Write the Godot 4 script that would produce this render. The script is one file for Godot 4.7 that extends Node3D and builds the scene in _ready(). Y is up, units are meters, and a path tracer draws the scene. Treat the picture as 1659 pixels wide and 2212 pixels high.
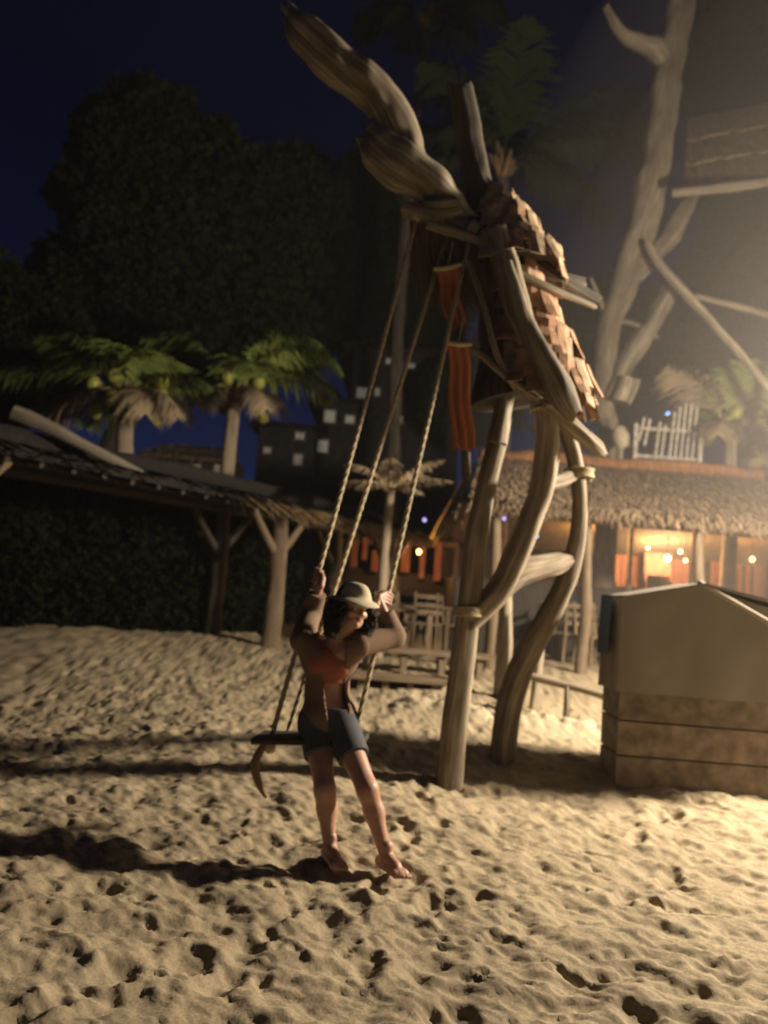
extends Node3D

# ---------------------------------------------------------------- basics
const FOC := 1671.0                       # focal length in the units of a 1659 x 2212 picture
var cam_xf := Transform3D()
var rng := RandomNumberGenerator.new()
var bump := FastNoiseLite.new()
var used := {}
var M := {}


class MB:                                  # collects triangles, commits them as one mesh
	var v := PackedVector3Array()
	var n := PackedVector3Array()
	var t := PackedVector2Array()
	var c := PackedColorArray()
	var i := PackedInt32Array()

	func put(p: Vector3, nn: Vector3, uv: Vector2, col: Color) -> int:
		v.append(p); n.append(nn); t.append(uv); c.append(col)
		return v.size() - 1

	func tri(a: int, b: int, d: int) -> void:      # turned so that it is clockwise seen from its normals' side
		var f := (v[b] - v[a]).cross(v[d] - v[a])
		if f.dot(n[a] + n[b] + n[d]) > 0.0:
			i.append(a); i.append(d); i.append(b)
		else:
			i.append(a); i.append(b); i.append(d)

	func quad(p0: Vector3, p1: Vector3, p2: Vector3, p3: Vector3, col: Color, nn := Vector3.ZERO) -> void:
		var f := nn if nn != Vector3.ZERO else (p1 - p0).cross(p3 - p0).normalized()
		var w := p0.distance_to(p1); var h := p0.distance_to(p3)
		var a := put(p0, f, Vector2(0, 0), col); var b := put(p1, f, Vector2(w, 0), col)
		var d := put(p2, f, Vector2(w, h), col); var e := put(p3, f, Vector2(0, h), col)
		tri(a, b, d); tri(a, d, e)

	func mesh() -> ArrayMesh:
		var arr := []
		arr.resize(Mesh.ARRAY_MAX)
		arr[Mesh.ARRAY_VERTEX] = v; arr[Mesh.ARRAY_NORMAL] = n
		arr[Mesh.ARRAY_TEX_UV] = t; arr[Mesh.ARRAY_COLOR] = c; arr[Mesh.ARRAY_INDEX] = i
		var m := ArrayMesh.new()
		m.add_surface_from_arrays(Mesh.PRIMITIVE_TRIANGLES, arr)
		return m


func P(u: float, v: float, d: float) -> Vector3:        # where a sight line lies d metres ahead of the camera
	return cam_xf * Vector3((u - 829.5) / FOC * d, -(v - 1106.0) / FOC * d, -d)


func rise(x: float, z: float) -> float:                 # the beach climbs gently away from the water
	var h := 0.6 * smoothstep(4.0, 12.5, -z)
	h += 0.05 * sin(x * 0.9 + z * 0.6) * smoothstep(-2.0, 3.0, -z) + 0.03 * sin(x * 1.7 - z * 1.3 + 1.0)
	return h


func on_ground(p: Vector3, lift := 0.0) -> Vector3:
	return Vector3(p.x, rise(p.x, p.z) + lift, p.z)


func numbered(called: String) -> String:
	var k: int = used.get(called, 0)
	used[called] = k + 1
	return called if k == 0 else "%s_%03d" % [called, k]


func tag(o: Node, label: String, category: String, group := "", kind := "") -> void:
	if label: o.set_meta("label", label)
	if category: o.set_meta("category", category)
	if group: o.set_meta("group", group)
	if kind: o.set_meta("kind", kind)


func thing(called: String, label: String, category: String, at := Vector3.ZERO, group := "") -> Node3D:
	var o := Node3D.new()
	o.name = numbered(called)
	add_child(o)
	o.position = at
	tag(o, label, category, group)
	return o


func local_name(parent: Node, called: String) -> String:
	if parent == self:
		return numbered(called)
	var k: int = 0
	var s := called
	while parent.has_node(s):
		k += 1
		s = "%s_%03d" % [called, k]
	return s


func obj(called: String, m: Mesh, material: Material, parent: Node = self) -> MeshInstance3D:
	var o := MeshInstance3D.new()
	o.name = local_name(parent, called)
	o.mesh = m
	o.material_override = material
	parent.add_child(o)
	return o


# world-space mesh under a thing that stands at a point of its own
func part(called: String, b: MB, material: Material, parent: Node3D) -> MeshInstance3D:
	var off := Vector3.ZERO
	var q: Node = parent
	while q != self:
		off += (q as Node3D).position
		q = q.get_parent()
	if off != Vector3.ZERO:
		for k in b.v.size():
			b.v[k] -= off
	return obj(called, b.mesh(), material, parent)


# ---------------------------------------------------------------- shapes
func curve(pts: Array, radii: Array, step: float) -> Array:      # smooth line through the points: [points, radii]
	var out := PackedVector3Array()
	var rr := PackedFloat32Array()
	for k in pts.size() - 1:
		var a: Vector3 = pts[maxi(k - 1, 0)]; var b: Vector3 = pts[k]
		var c: Vector3 = pts[k + 1]; var d: Vector3 = pts[mini(k + 2, pts.size() - 1)]
		var m := maxi(1, int(ceil(b.distance_to(c) / step)))
		for j in m:
			var t := float(j) / m
			out.append(b.cubic_interpolate(c, a, d, t))
			rr.append(lerpf(radii[k], radii[k + 1], smoothstep(0.0, 1.0, t)))
	out.append(pts[-1]); rr.append(radii[-1])
	return [out, rr]


# a tapering limb; rough: how knotted, groove: how deep the weathered grain, col: linear tone range
func limb(b: MB, pts: Array, radii: Array, sides := 12, rough := 0.1, groove := 0.06, lo := Color(0.75, 0.75, 0.75), hi := Color(1, 1, 1), step := 0.06, seed_at := 0.0, ragged := 0.0) -> void:
	var cr := curve(pts, radii, step)
	var line: PackedVector3Array = cr[0]; var rr: PackedFloat32Array = cr[1]
	var nrm := Vector3.ZERO
	var along := 0.0
	var first := b.v.size()
	var cnt := line.size()
	var cols := sides + 1
	for k in cnt:
		var dir := (line[mini(k + 1, cnt - 1)] - line[maxi(k - 1, 0)]).normalized()
		if nrm == Vector3.ZERO:
			nrm = dir.cross(Vector3(0.31, 0.2, 0.93)).normalized()
		nrm = (nrm - dir * nrm.dot(dir)).normalized()
		var bi := dir.cross(nrm)
		if k > 0: along += line[k].distance_to(line[k - 1])
		for s in cols:
			var a := TAU * (s % sides) / sides
			var ca := cos(a); var sa := sin(a)
			var g := bump.get_noise_3d(ca * 60.0 + seed_at * 77.0, sa * 60.0, along * 12.0 + seed_at * 31.0)
			var w := bump.get_noise_3d(ca * 14.0 + seed_at * 53.0, sa * 14.0, along * 60.0)
			var r := rr[k] * (1.0 + groove * g * 2.0 + rough * w * 2.0)
			var rad := nrm * ca + bi * sa
			var p := line[k] + rad * r
			if ragged > 0.0 and (k == 0 or k == cnt - 1):
				p += dir * (g + w) * ragged * (1.0 if k > 0 else -1.0)
			var tone := clampf(0.5 + g * 1.3 + w * 0.5, 0.0, 1.0)
			b.put(p, rad, Vector2(float(s) / sides, along), lo.lerp(hi, tone))
	# smooth normals from the neighbours
	for k in cnt:
		for s in cols:
			var at := first + k * cols + s
			var du := b.v[first + k * cols + (s + 1) % sides] - b.v[first + k * cols + (s + sides - 1) % sides]
			var dv := b.v[first + mini(k + 1, cnt - 1) * cols + s] - b.v[first + maxi(k - 1, 0) * cols + s]
			var nn := du.cross(dv)
			if nn.dot(b.n[at]) < 0.0: nn = -nn
			if nn.length_squared() > 1e-14: b.n[at] = nn.normalized()
	for k in cnt - 1:
		for s in sides:
			var a0 := first + k * cols + s
			b.tri(a0, a0 + 1, a0 + cols + 1); b.tri(a0, a0 + cols + 1, a0 + cols)
	for e in 2:                                    # ends
		var k := 0 if e == 0 else cnt - 1
		var dir := (line[0] - line[1]).normalized() if e == 0 else (line[cnt - 1] - line[cnt - 2]).normalized()
		var mid := b.put(line[k] - dir * ragged * 0.4, dir, Vector2(0.5, 0.5), lo.lerp(hi, 0.3))
		var ring := []
		for s in sides:
			ring.append(b.put(b.v[first + k * cols + s], dir, Vector2(0.5, 0.5), lo))
		for s in sides:
			b.tri(mid, ring[s], ring[(s + 1) % sides])


func tube(pts: Array, radii: Array, sides := 10, rough := 0.05, groove := 0.03, step := 0.08, seed_at := 0.0) -> MB:
	var b := MB.new()
	limb(b, pts, radii, sides, rough, groove, Color(0.7, 0.7, 0.7), Color(1, 1, 1), step, seed_at)
	return b


# a board or beam from a to e, with chamfered long edges
func beam(b: MB, a: Vector3, e: Vector3, w: float, h: float, up := Vector3.UP, col := Color.WHITE, ch := 0.004) -> void:
	var z := (e - a).normalized()
	var x := up.cross(z).normalized()
	var y := z.cross(x)
	var hw := w / 2.0; var hh := h / 2.0
	ch = minf(ch, minf(hw, hh) * 0.6)
	var o := [Vector2(hw - ch, hh), Vector2(hw, hh - ch), Vector2(hw, -hh + ch), Vector2(hw - ch, -hh), Vector2(-hw + ch, -hh), Vector2(-hw, -hh + ch), Vector2(-hw, hh - ch), Vector2(-hw + ch, hh)]
	for k in 8:
		var p: Vector2 = o[k]; var q: Vector2 = o[(k + 1) % 8]
		var m := (p + q) * 0.5
		b.quad(a + x * p.x + y * p.y, a + x * q.x + y * q.y, e + x * q.x + y * q.y, e + x * p.x + y * p.y, col, (x * m.x / hw + y * m.y / hh).normalized())
	for s in 2:
		var at := a if s == 0 else e
		var nn := -z if s == 0 else z
		var ids := []
		for p in o:
			ids.append(b.put(at + x * p.x + y * p.y, nn, p, col))
		for k in range(1, 7):
			b.tri(ids[0], ids[k], ids[k + 1])


func ball(b: MB, c: Vector3, r: Vector3, rows := 8, cols := 12, col := Color.WHITE, turn := Basis.IDENTITY, wob := 0.0) -> void:
	var first := b.v.size()
	for j in rows + 1:
		var th := PI * j / rows
		for k in cols + 1:
			var ph := TAU * (k % cols) / cols
			var d := Vector3(sin(th) * cos(ph), cos(th), sin(th) * sin(ph))
			var s := 1.0 + wob * bump.get_noise_3dv(d * 90.0 + c * 31.0)
			b.put(c + turn * (d * r * s), (turn * (d / r)).normalized(), Vector2(float(k) / cols, float(j) / rows), col)
	for j in rows:
		for k in cols:
			var a := first + j * (cols + 1) + k
			if j > 0: b.tri(a, a + 1, a + cols + 2)
			if j < rows - 1: b.tri(a, a + cols + 2, a + cols + 1)


# an upright box made of a beam
func box(b: MB, c: Vector3, s: Vector3, col := Color.WHITE, yaw := 0.0, ch := 0.006) -> void:
	var d := Vector3(0, s.y / 2.0, 0)
	beam(b, c - d, c + d, s.x, s.z, Vector3(-sin(yaw), 0, -cos(yaw)), col, ch)


# smooth body from tapered capsules: bones [a, b, ra, rb], clips [normal, distance] keep the side below
func flesh(b: MB, bones: Array, cell: float, k := 80.0, clips := [], col := Color.WHITE) -> void:
	var lo := Vector3(1e9, 1e9, 1e9); var hi := -lo
	for q in bones:
		var m: float = maxf(q[2], q[3]) + 3.0 / k
		for e in 2:
			lo = lo.min(q[e] - Vector3(m, m, m)); hi = hi.max(q[e] + Vector3(m, m, m))
	lo -= Vector3.ONE * cell * 2.0
	var nx := int((hi.x - lo.x) / cell) + 3; var ny := int((hi.y - lo.y) / cell) + 3; var nz := int((hi.z - lo.z) / cell) + 3
	var acc := PackedFloat32Array()
	acc.resize(nx * ny * nz)
	for q in bones:
		var a: Vector3 = q[0]; var e: Vector3 = q[1]
		var ra: float = q[2]; var rb: float = q[3]
		var ab := e - a
		var l2 := maxf(ab.length_squared(), 1e-9)
		var m := maxf(ra, rb) + 3.5 / k
		var p0 := (a.min(e) - Vector3(m, m, m) - lo) / cell; var p1 := (a.max(e) + Vector3(m, m, m) - lo) / cell
		for z in range(maxi(0, int(p0.z)), mini(nz - 1, int(p1.z) + 1)):
			for y in range(maxi(0, int(p0.y)), mini(ny - 1, int(p1.y) + 1)):
				var row := (z * ny + y) * nx
				for x in range(maxi(0, int(p0.x)), mini(nx - 1, int(p1.x) + 1)):
					var p := lo + Vector3(x, y, z) * cell
					var t := clampf((p - a).dot(ab) / l2, 0.0, 1.0)
					var d := p.distance_to(a + ab * t) - lerpf(ra, rb, t)
					if d * k < 8.0:
						acc[row + x] += exp(-d * k)
	for z in nz:
		for y in ny:
			for x in nx:
				var at := (z * ny + y) * nx + x
				var f := -log(acc[at]) / k if acc[at] > 1e-9 else 0.3
				if f < 0.1:
					var p := lo + Vector3(x, y, z) * cell
					for c in clips:
						if c[0] is Vector3:
							f = maxf(f, (c[0] as Vector3).dot(p) - c[1])
						else:                          # a notch: gone where every one of its planes is passed
							var g := 9.0
							for q in c: g = minf(g, (q[0] as Vector3).dot(p) - q[1])
							f = maxf(f, g)
				acc[at] = f
	var ids := PackedInt32Array()
	ids.resize(nx * ny * nz)
	ids.fill(-1)
	var offs := [0, 1, nx, nx + 1, nx * ny, nx * ny + 1, nx * ny + nx, nx * ny + nx + 1]
	var pos := [Vector3(0, 0, 0), Vector3(1, 0, 0), Vector3(0, 1, 0), Vector3(1, 1, 0), Vector3(0, 0, 1), Vector3(1, 0, 1), Vector3(0, 1, 1), Vector3(1, 1, 1)]
	var edges := [[0, 1], [2, 3], [4, 5], [6, 7], [0, 2], [1, 3], [4, 6], [5, 7], [0, 4], [1, 5], [2, 6], [3, 7]]
	var cells := PackedInt32Array()
	for z in nz - 1:
		for y in ny - 1:
			for x in nx - 1:
				var at := (z * ny + y) * nx + x
				if absf(acc[at]) > cell * 2.5: continue
				var ins := 0
				for o in offs:
					if acc[at + o] < 0.0: ins += 1
				if ins == 0 or ins == 8: continue
				var s := Vector3.ZERO
				var cnt := 0
				for e in edges:
					var fa := acc[at + offs[e[0]]]; var fb := acc[at + offs[e[1]]]
					if (fa < 0.0) != (fb < 0.0):
						s += (pos[e[0]] as Vector3).lerp(pos[e[1]], fa / (fa - fb)); cnt += 1
				var g := Vector3(acc[at + 1] + acc[at + nx + 1] + acc[at + offs[5]] + acc[at + offs[7]] - acc[at] - acc[at + nx] - acc[at + offs[4]] - acc[at + offs[6]],
					acc[at + nx] + acc[at + nx + 1] + acc[at + offs[6]] + acc[at + offs[7]] - acc[at] - acc[at + 1] - acc[at + offs[4]] - acc[at + offs[5]],
					acc[at + offs[4]] + acc[at + offs[5]] + acc[at + offs[6]] + acc[at + offs[7]] - acc[at] - acc[at + 1] - acc[at + nx] - acc[at + nx + 1])
				var p := lo + (Vector3(x, y, z) + s / cnt) * cell
				ids[at] = b.put(p, g.normalized(), Vector2(p.x + p.z, p.y), col)
				cells.append(at)
	var ax := [1, nx, nx * ny]
	for at in cells:
		var f := acc[at]
		for d in 3:
			var g := acc[at + ax[d]]
			if (f < 0.0) == (g < 0.0): continue
			var u: int = ax[(d + 1) % 3]; var w: int = ax[(d + 2) % 3]
			var q := [ids[at], ids[at - u], ids[at - u - w], ids[at - w]]
			if q.min() < 0: continue
			b.tri(q[0], q[1], q[2]); b.tri(q[0], q[2], q[3])


# ---------------------------------------------------------------- materials
func lin(r: float, g: float, b: float) -> Color:
	return Color(r, g, b).linear_to_srgb()


func noise_image(size: int, freq: float, seed_at: int, lo: Color, hi: Color, stretch := 1, octaves := 4) -> Image:
	var f := FastNoiseLite.new()
	f.noise_type = FastNoiseLite.TYPE_SIMPLEX_SMOOTH
	f.frequency = freq; f.seed = seed_at; f.fractal_octaves = octaves
	var g := f.get_seamless_image(size, size / stretch)
	if stretch > 1: g.resize(size, size, Image.INTERPOLATE_CUBIC)
	g.convert(Image.FORMAT_RGB8)
	var data := g.get_data()
	for k in range(0, data.size(), 3):
		var c := lo.lerp(hi, data[k] / 255.0)
		data[k] = int(c.r * 255); data[k + 1] = int(c.g * 255); data[k + 2] = int(c.b * 255)
	return Image.create_from_data(size, size, false, Image.FORMAT_RGB8, data)


func mat(col: Color, rough := 0.9, image: Image = null, scale := 1.0, relief: Image = null, depth := 1.0, vcol := true, world := false) -> StandardMaterial3D:
	var m := StandardMaterial3D.new()
	m.albedo_color = lin(col.r, col.g, col.b)
	m.roughness = rough
	m.vertex_color_use_as_albedo = vcol
	if image: m.albedo_texture = ImageTexture.create_from_image(image)
	if relief:
		var r := relief.duplicate() as Image
		r.convert(Image.FORMAT_RGBA8)
		r.bump_map_to_normal_map(depth)
		m.normal_enabled = true
		m.normal_texture = ImageTexture.create_from_image(r)
	if image or relief:
		m.uv1_triplanar = true
		m.uv1_world_triplanar = world
		m.uv1_scale = Vector3.ONE * scale
	return m


func along(col: Color, rough: float, image: Image, relief: Image, across := 2.0, down := 0.7, depth := 3.0) -> StandardMaterial3D:     # grain that follows the length of a limb or board
	var m := mat(col, rough, image, 1.0, relief, depth)
	m.uv1_triplanar = false
	m.uv1_scale = Vector3(across, down, 1)
	return m


func glow(col: Color, energy: float) -> StandardMaterial3D:
	var m := StandardMaterial3D.new()
	m.albedo_color = Color(0.8, 0.8, 0.8)
	m.emission_enabled = true
	m.emission = col
	m.emission_energy_multiplier = energy
	return m


func materials() -> void:
	var speck := noise_image(512, 0.06, 3, Color(0.72, 0.72, 0.72), Color(1, 1, 1), 1, 5)
	var grain := noise_image(512, 0.05, 5, Color(0.5, 0.48, 0.45), Color(1, 1, 1), 8, 5)
	var weave := noise_image(256, 0.2, 9, Color(0.8, 0.8, 0.8), Color(1, 1, 1), 1, 3)
	var blotch := noise_image(512, 0.012, 13, Color(0.6, 0.58, 0.55), Color(1, 1, 1), 1, 6)
	M.sand = mat(Color(0.50, 0.41, 0.27), 0.95, speck, 1.6, speck, 3.0, true, true)
	M.sand_bank = mat(Color(0.58, 0.49, 0.33), 0.95, speck, 1.6, speck, 3.0, true, true)
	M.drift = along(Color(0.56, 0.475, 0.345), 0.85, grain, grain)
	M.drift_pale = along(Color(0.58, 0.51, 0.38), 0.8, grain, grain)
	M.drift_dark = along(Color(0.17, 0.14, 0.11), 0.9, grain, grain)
	M.shingle = mat(Color(0.58, 0.34, 0.20), 0.85, blotch, 1.7, grain, 3.0)
	M.shingle_tan = mat(Color(0.60, 0.44, 0.28), 0.85, blotch, 1.7, grain, 3.0)
	M.rope = mat(Color(0.62, 0.52, 0.32), 0.9, weave, 12.0, weave, 3.0)
	M.cloth_orange = mat(Color(0.60, 0.21, 0.09), 0.9, weave, 8.0, weave, 1.5)
	M.fibre = mat(Color(0.25, 0.17, 0.10), 0.95)
	M.thatch = mat(Color(0.20, 0.15, 0.10), 0.95, grain, 0.9, grain, 4.0)
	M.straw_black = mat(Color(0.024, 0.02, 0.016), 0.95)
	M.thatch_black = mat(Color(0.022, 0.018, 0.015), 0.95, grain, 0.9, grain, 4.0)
	M.straw = mat(Color(0.40, 0.31, 0.17), 0.9)
	M.straw_mid = mat(Color(0.27, 0.20, 0.125), 0.9)
	M.straw_dark = mat(Color(0.16, 0.115, 0.075), 0.9)
	M.thatch_orange = mat(Color(0.42, 0.19, 0.075), 0.95, grain, 0.9, grain, 4.0)
	M.wood = along(Color(0.215, 0.145, 0.088), 0.75, grain, grain, 1.3, 0.4)
	M.skirt = mat(Color(0.29, 0.225, 0.16), 0.8, blotch, 0.8, null, 1.0)
	M.hat = mat(Color(0.62, 0.54, 0.36), 0.9, weave, 10.0, weave, 1.5)
	M.glass_brown = mat(Color(0.12, 0.06, 0.02), 0.15)
	M.glass_green = mat(Color(0.04, 0.10, 0.04), 0.15)
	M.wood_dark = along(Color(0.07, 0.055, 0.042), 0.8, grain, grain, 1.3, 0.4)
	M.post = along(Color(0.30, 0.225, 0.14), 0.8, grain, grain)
	M.canvas = mat(Color(0.26, 0.225, 0.175), 0.9, weave, 6.0, weave, 1.0)
	M.awning = mat(Color(0.40, 0.29, 0.19), 0.95, grain, 0.7, grain, 3.0)
	M.trunk = mat(Color(0.42, 0.34, 0.235), 0.9, speck, 1.5, speck, 4.0)
	M.tree_grey = along(Color(0.35, 0.305, 0.23), 0.85, grain, grain, 3.0, 0.5)
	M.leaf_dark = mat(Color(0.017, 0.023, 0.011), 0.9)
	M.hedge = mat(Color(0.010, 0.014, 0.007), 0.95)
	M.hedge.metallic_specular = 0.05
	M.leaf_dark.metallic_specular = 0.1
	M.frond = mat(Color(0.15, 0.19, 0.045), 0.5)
	M.frond.backlight_enabled = true
	M.frond.backlight = Color(0.35, 0.4, 0.1)
	M.frond_dry = mat(Color(0.34, 0.26, 0.16), 0.8)
	M.coconut = mat(Color(0.44, 0.46, 0.09), 0.45, blotch, 3.0, null, 1.0)
	M.husk = mat(Color(0.33, 0.22, 0.11), 0.9, grain, 2.0, grain, 3.0)
	M.skin = mat(Color(0.50, 0.285, 0.20), 0.5, noise_image(256, 0.03, 21, Color(0.9, 0.88, 0.86), Color(1, 1, 1)), 4.0)
	M.skin.subsurf_scatter_enabled = true
	M.skin.subsurf_scatter_strength = 0.2
	M.hair = mat(Color(0.020, 0.015, 0.012), 0.75, grain, 6.0, grain, 4.0)
	M.shirt = mat(Color(0.23, 0.145, 0.09), 0.9, weave, 10.0, weave, 1.5)
	M.top = mat(Color(0.43, 0.125, 0.07), 0.85, weave, 10.0, weave, 1.5)
	M.shorts = mat(Color(0.075, 0.08, 0.095), 0.85, weave, 8.0, weave, 1.5)
	M.gold = mat(Color(0.7, 0.5, 0.2), 0.3)
	M.gold.metallic = 1.0
	M.eye_white = mat(Color(0.7, 0.68, 0.64), 0.2)
	M.eye_dark = mat(Color(0.02, 0.012, 0.008), 0.15)
	M.lip = mat(Color(0.36, 0.13, 0.10), 0.4)
	M.wall = mat(Color(0.035, 0.033, 0.032), 0.95, blotch, 0.4, speck, 2.0)
	M.wall_warm = along(Color(0.52, 0.21, 0.125), 0.85, grain, grain, 1.5, 0.6, 2.0)
	M.frame = mat(Color(0.10, 0.09, 0.08), 0.7)
	M.pane_lit = glow(Color(0.72, 0.72, 0.62), 0.22)
	M.pane_dim = glow(Color(0.75, 0.60, 0.52), 0.07)
	M.white_paint = mat(Color(0.62, 0.58, 0.50), 0.7, blotch, 1.0, null, 1.0)
	M.metal = mat(Color(0.3, 0.3, 0.3), 0.4)
	M.bulb_warm = glow(Color(1.0, 0.74, 0.42), 14.0)
	M.bulb_white = glow(Color(1.0, 0.93, 0.82), 30.0)
	M.bulb_blue = glow(Color(0.55, 0.75, 1.0), 4.0)
	M.bulb_violet = glow(Color(0.7, 0.65, 1.0), 1.6)
	M.bulb_lamp = glow(Color(1.0, 0.82, 0.55), 40.0)
	M.blue_cloth = mat(Color(0.06, 0.10, 0.17), 0.9, weave, 8.0, weave, 1.5)
	M.pot = mat(Color(0.30, 0.27, 0.23), 0.8, blotch, 2.0, null, 1.0)


# ---------------------------------------------------------------- ground
func grid_line(lo: float, hi: float, step: float, far_lo: float, far_hi: float) -> PackedFloat32Array:
	var mid := PackedFloat32Array()
	var x := lo
	while x < hi:
		mid.append(x); x += step
	var left := PackedFloat32Array()
	var s := step; x = lo - s
	while x > far_lo:
		left.append(x); s *= 1.06; x -= s
	left.append(far_lo)
	left.reverse()
	left.append_array(mid)
	s = step; x = mid[-1] + s
	while x < far_hi:
		left.append(x); s *= 1.06; x += s
	left.append(far_hi)
	return left


func build_ground() -> void:
	var xs := grid_line(-3.4, 3.6, 0.019, -70.0, 70.0)
	var zs := grid_line(-6.6, -1.9, 0.019, -90.0, 6.0)
	var nx := xs.size(); var nz := zs.size()
	var h := PackedFloat32Array()
	h.resize(nx * nz)
	var f := FastNoiseLite.new()
	f.seed = 4; f.frequency = 1.0; f.fractal_octaves = 4
	var smooth_spot := on_ground(P(420, 1660, 5.6))
	for j in nz:
		for k in nx:
			var x := xs[k]; var z := zs[j]
			var fade := 1.0 - smoothstep(14.0, 22.0, -z) 
			var calm := smoothstep(0.5, 1.5, Vector2(x - smooth_spot.x, (z - smooth_spot.z) * 1.3).length())
			var a := f.get_noise_2d(x * 2.2, z * 2.6)
			var b := f.get_noise_2d(x * 7.0 + 40.0, z * 8.0)
			h[j * nx + k] = rise(x, z) + fade * (0.046 * a + 0.017 * b + 0.008 * f.get_noise_2d(x * 17.0, z * 21.0) * lerpf(0.45, 1.0, calm))
	# footprints and scuffs: dents with a pushed-up rim
	rng.seed = 11
	var dents := []
	for k in 1250:
		var z := -rng.randf_range(1.7, 11.5)
		dents.append([rng.randf_range(-1.05, 1.05) * (-z * 0.55 + 1.2), z, rng.randf_range(0, TAU), rng.randf_range(0.03, 0.13), rng.randf_range(0.4, 0.9), rng.randf_range(0.006, 0.024)])
	for walk in 34:                                  # trails of steps
		var at := Vector2(rng.randf_range(-3.5, 3.5), -rng.randf_range(1.8, 10.0))
		var dir := rng.randf_range(0, TAU)
		for k in 12:
			dir += rng.randf_range(-0.15, 0.15)
			at += Vector2(cos(dir), sin(dir)) * 0.62
			var side := Vector2(-sin(dir), cos(dir)) * (0.11 if k % 2 else -0.11)
			dents.append([at.x + side.x, at.y + side.y, dir, 0.15, 0.42, rng.randf_range(0.014, 0.034)])
	for q in dents:
		var x0: float = q[0]; var z0: float = q[1]
		var r: float = q[3]; var sq: float = q[4]; var deep: float = q[5]
		var near_smooth := Vector2(x0 - smooth_spot.x, (z0 - smooth_spot.z) * 1.3).length()
		if near_smooth < 1.0: deep *= 0.2
		var ca := cos(q[2]); var sa := sin(q[2])
		var reach := r * 1.7
		var k0 := xs.bsearch(x0 - reach); var k1 := mini(xs.bsearch(x0 + reach), nx - 1)
		var j0 := zs.bsearch(z0 - reach); var j1 := mini(zs.bsearch(z0 + reach), nz - 1)
		for j in range(j0, j1 + 1):
			for k in range(k0, k1 + 1):
				var dx := xs[k] - x0; var dz := zs[j] - z0
				var u := (dx * ca + dz * sa) / r; var w := (-dx * sa + dz * ca) / (r * sq)
				var d := sqrt(u * u + w * w)
				if d < 1.0:
					h[j * nx + k] -= deep * (1.0 - d * d * d)
				elif d < 1.7:
					var s := (d - 1.0) / 0.7
					h[j * nx + k] += deep * 0.45 * sin(s * PI) * (1.0 - s)
	var b := MB.new()
	b.v.resize(nx * nz); b.n.resize(nx * nz); b.t.resize(nx * nz); b.c.resize(nx * nz)
	for j in nz:
		for k in nx:
			var at := j * nx + k
			b.v[at] = Vector3(xs[k], h[at], zs[j])
			var k0 := maxi(k - 1, 0); var k1 := mini(k + 1, nx - 1)
			var j0 := maxi(j - 1, 0); var j1 := mini(j + 1, nz - 1)
			b.n[at] = Vector3(-(h[j * nx + k1] - h[j * nx + k0]) / (xs[k1] - xs[k0]), 1.0, -(h[j1 * nx + k] - h[j0 * nx + k]) / (zs[j1] - zs[j0])).normalized()
			var tone := 0.92 + 0.25 * f.get_noise_2d(xs[k] * 1.1 + 9.0, zs[j] * 1.1)
			b.c[at] = Color(tone, tone * 0.985, tone * 0.95)
	b.i.resize((nx - 1) * (nz - 1) * 6)
	var o := 0
	for j in nz - 1:
		for k in nx - 1:
			var a := j * nx + k
			b.i[o] = a; b.i[o + 1] = a + 1; b.i[o + 2] = a + nx + 1
			b.i[o + 3] = a; b.i[o + 4] = a + nx + 1; b.i[o + 5] = a + nx
			o += 6
	var g := obj("sand_ground", b.mesh(), M.sand)
	tag(g, "trampled pale sand of the beach covered in footprints", "sand", "", "structure")


func sand_bank(pts: Array, r: float, label: String) -> void:     # a ledge of loose sand pushed up against the terrace
	var b := MB.new()
	var cr := curve(pts, pts.map(func(_p): return r), 0.03)
	var line: PackedVector3Array = cr[0]
	var f := FastNoiseLite.new()
	f.seed = 8; f.frequency = 1.0; f.fractal_octaves = 4
	var m := line.size()
	var cols := 22
	for k in m:
		var dir := (line[mini(k + 1, m - 1)] - line[maxi(k - 1, 0)]).normalized()
		var side := dir.cross(Vector3.UP).normalized()
		var endf := clampf(minf(k, m - 1 - k) * 0.03 / 0.25, 0.0, 1.0)
		for s in cols + 1:
			var a := (float(s) / cols - 0.5) * 2.0
			var p := line[k] + side * a * r * 1.9
			var lump := 1.0 + 0.6 * f.get_noise_2d(p.x * 5.0, p.z * 6.0) + 0.35 * f.get_noise_2d(p.x * 15.0, p.z * 17.0)
			p.y = rise(p.x, p.z) - 0.06 + (0.06 + r * lump) * pow(maxf(0.0, cos(a * PI / 2)), 0.8) * sqrt(endf)
			b.put(p, Vector3.UP, Vector2(0, 0), Color.WHITE)
	for k in m:
		for s in cols + 1:
			var at := k * (cols + 1) + s
			var du := b.v[k * (cols + 1) + mini(s + 1, cols)] - b.v[k * (cols + 1) + maxi(s - 1, 0)]
			var dv := b.v[mini(k + 1, m - 1) * (cols + 1) + s] - b.v[maxi(k - 1, 0) * (cols + 1) + s]
			var nn := du.cross(dv).normalized()
			b.n[at] = nn if nn.y > 0 else -nn
	for k in m - 1:
		for s in cols:
			var a := k * (cols + 1) + s
			b.tri(a, a + 1, a + cols + 2); b.tri(a, a + cols + 2, a + cols + 1)
	var o := obj("sand_bank", b.mesh(), M.sand_bank)
	tag(o, label, "sand bank", "", "structure")


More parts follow.
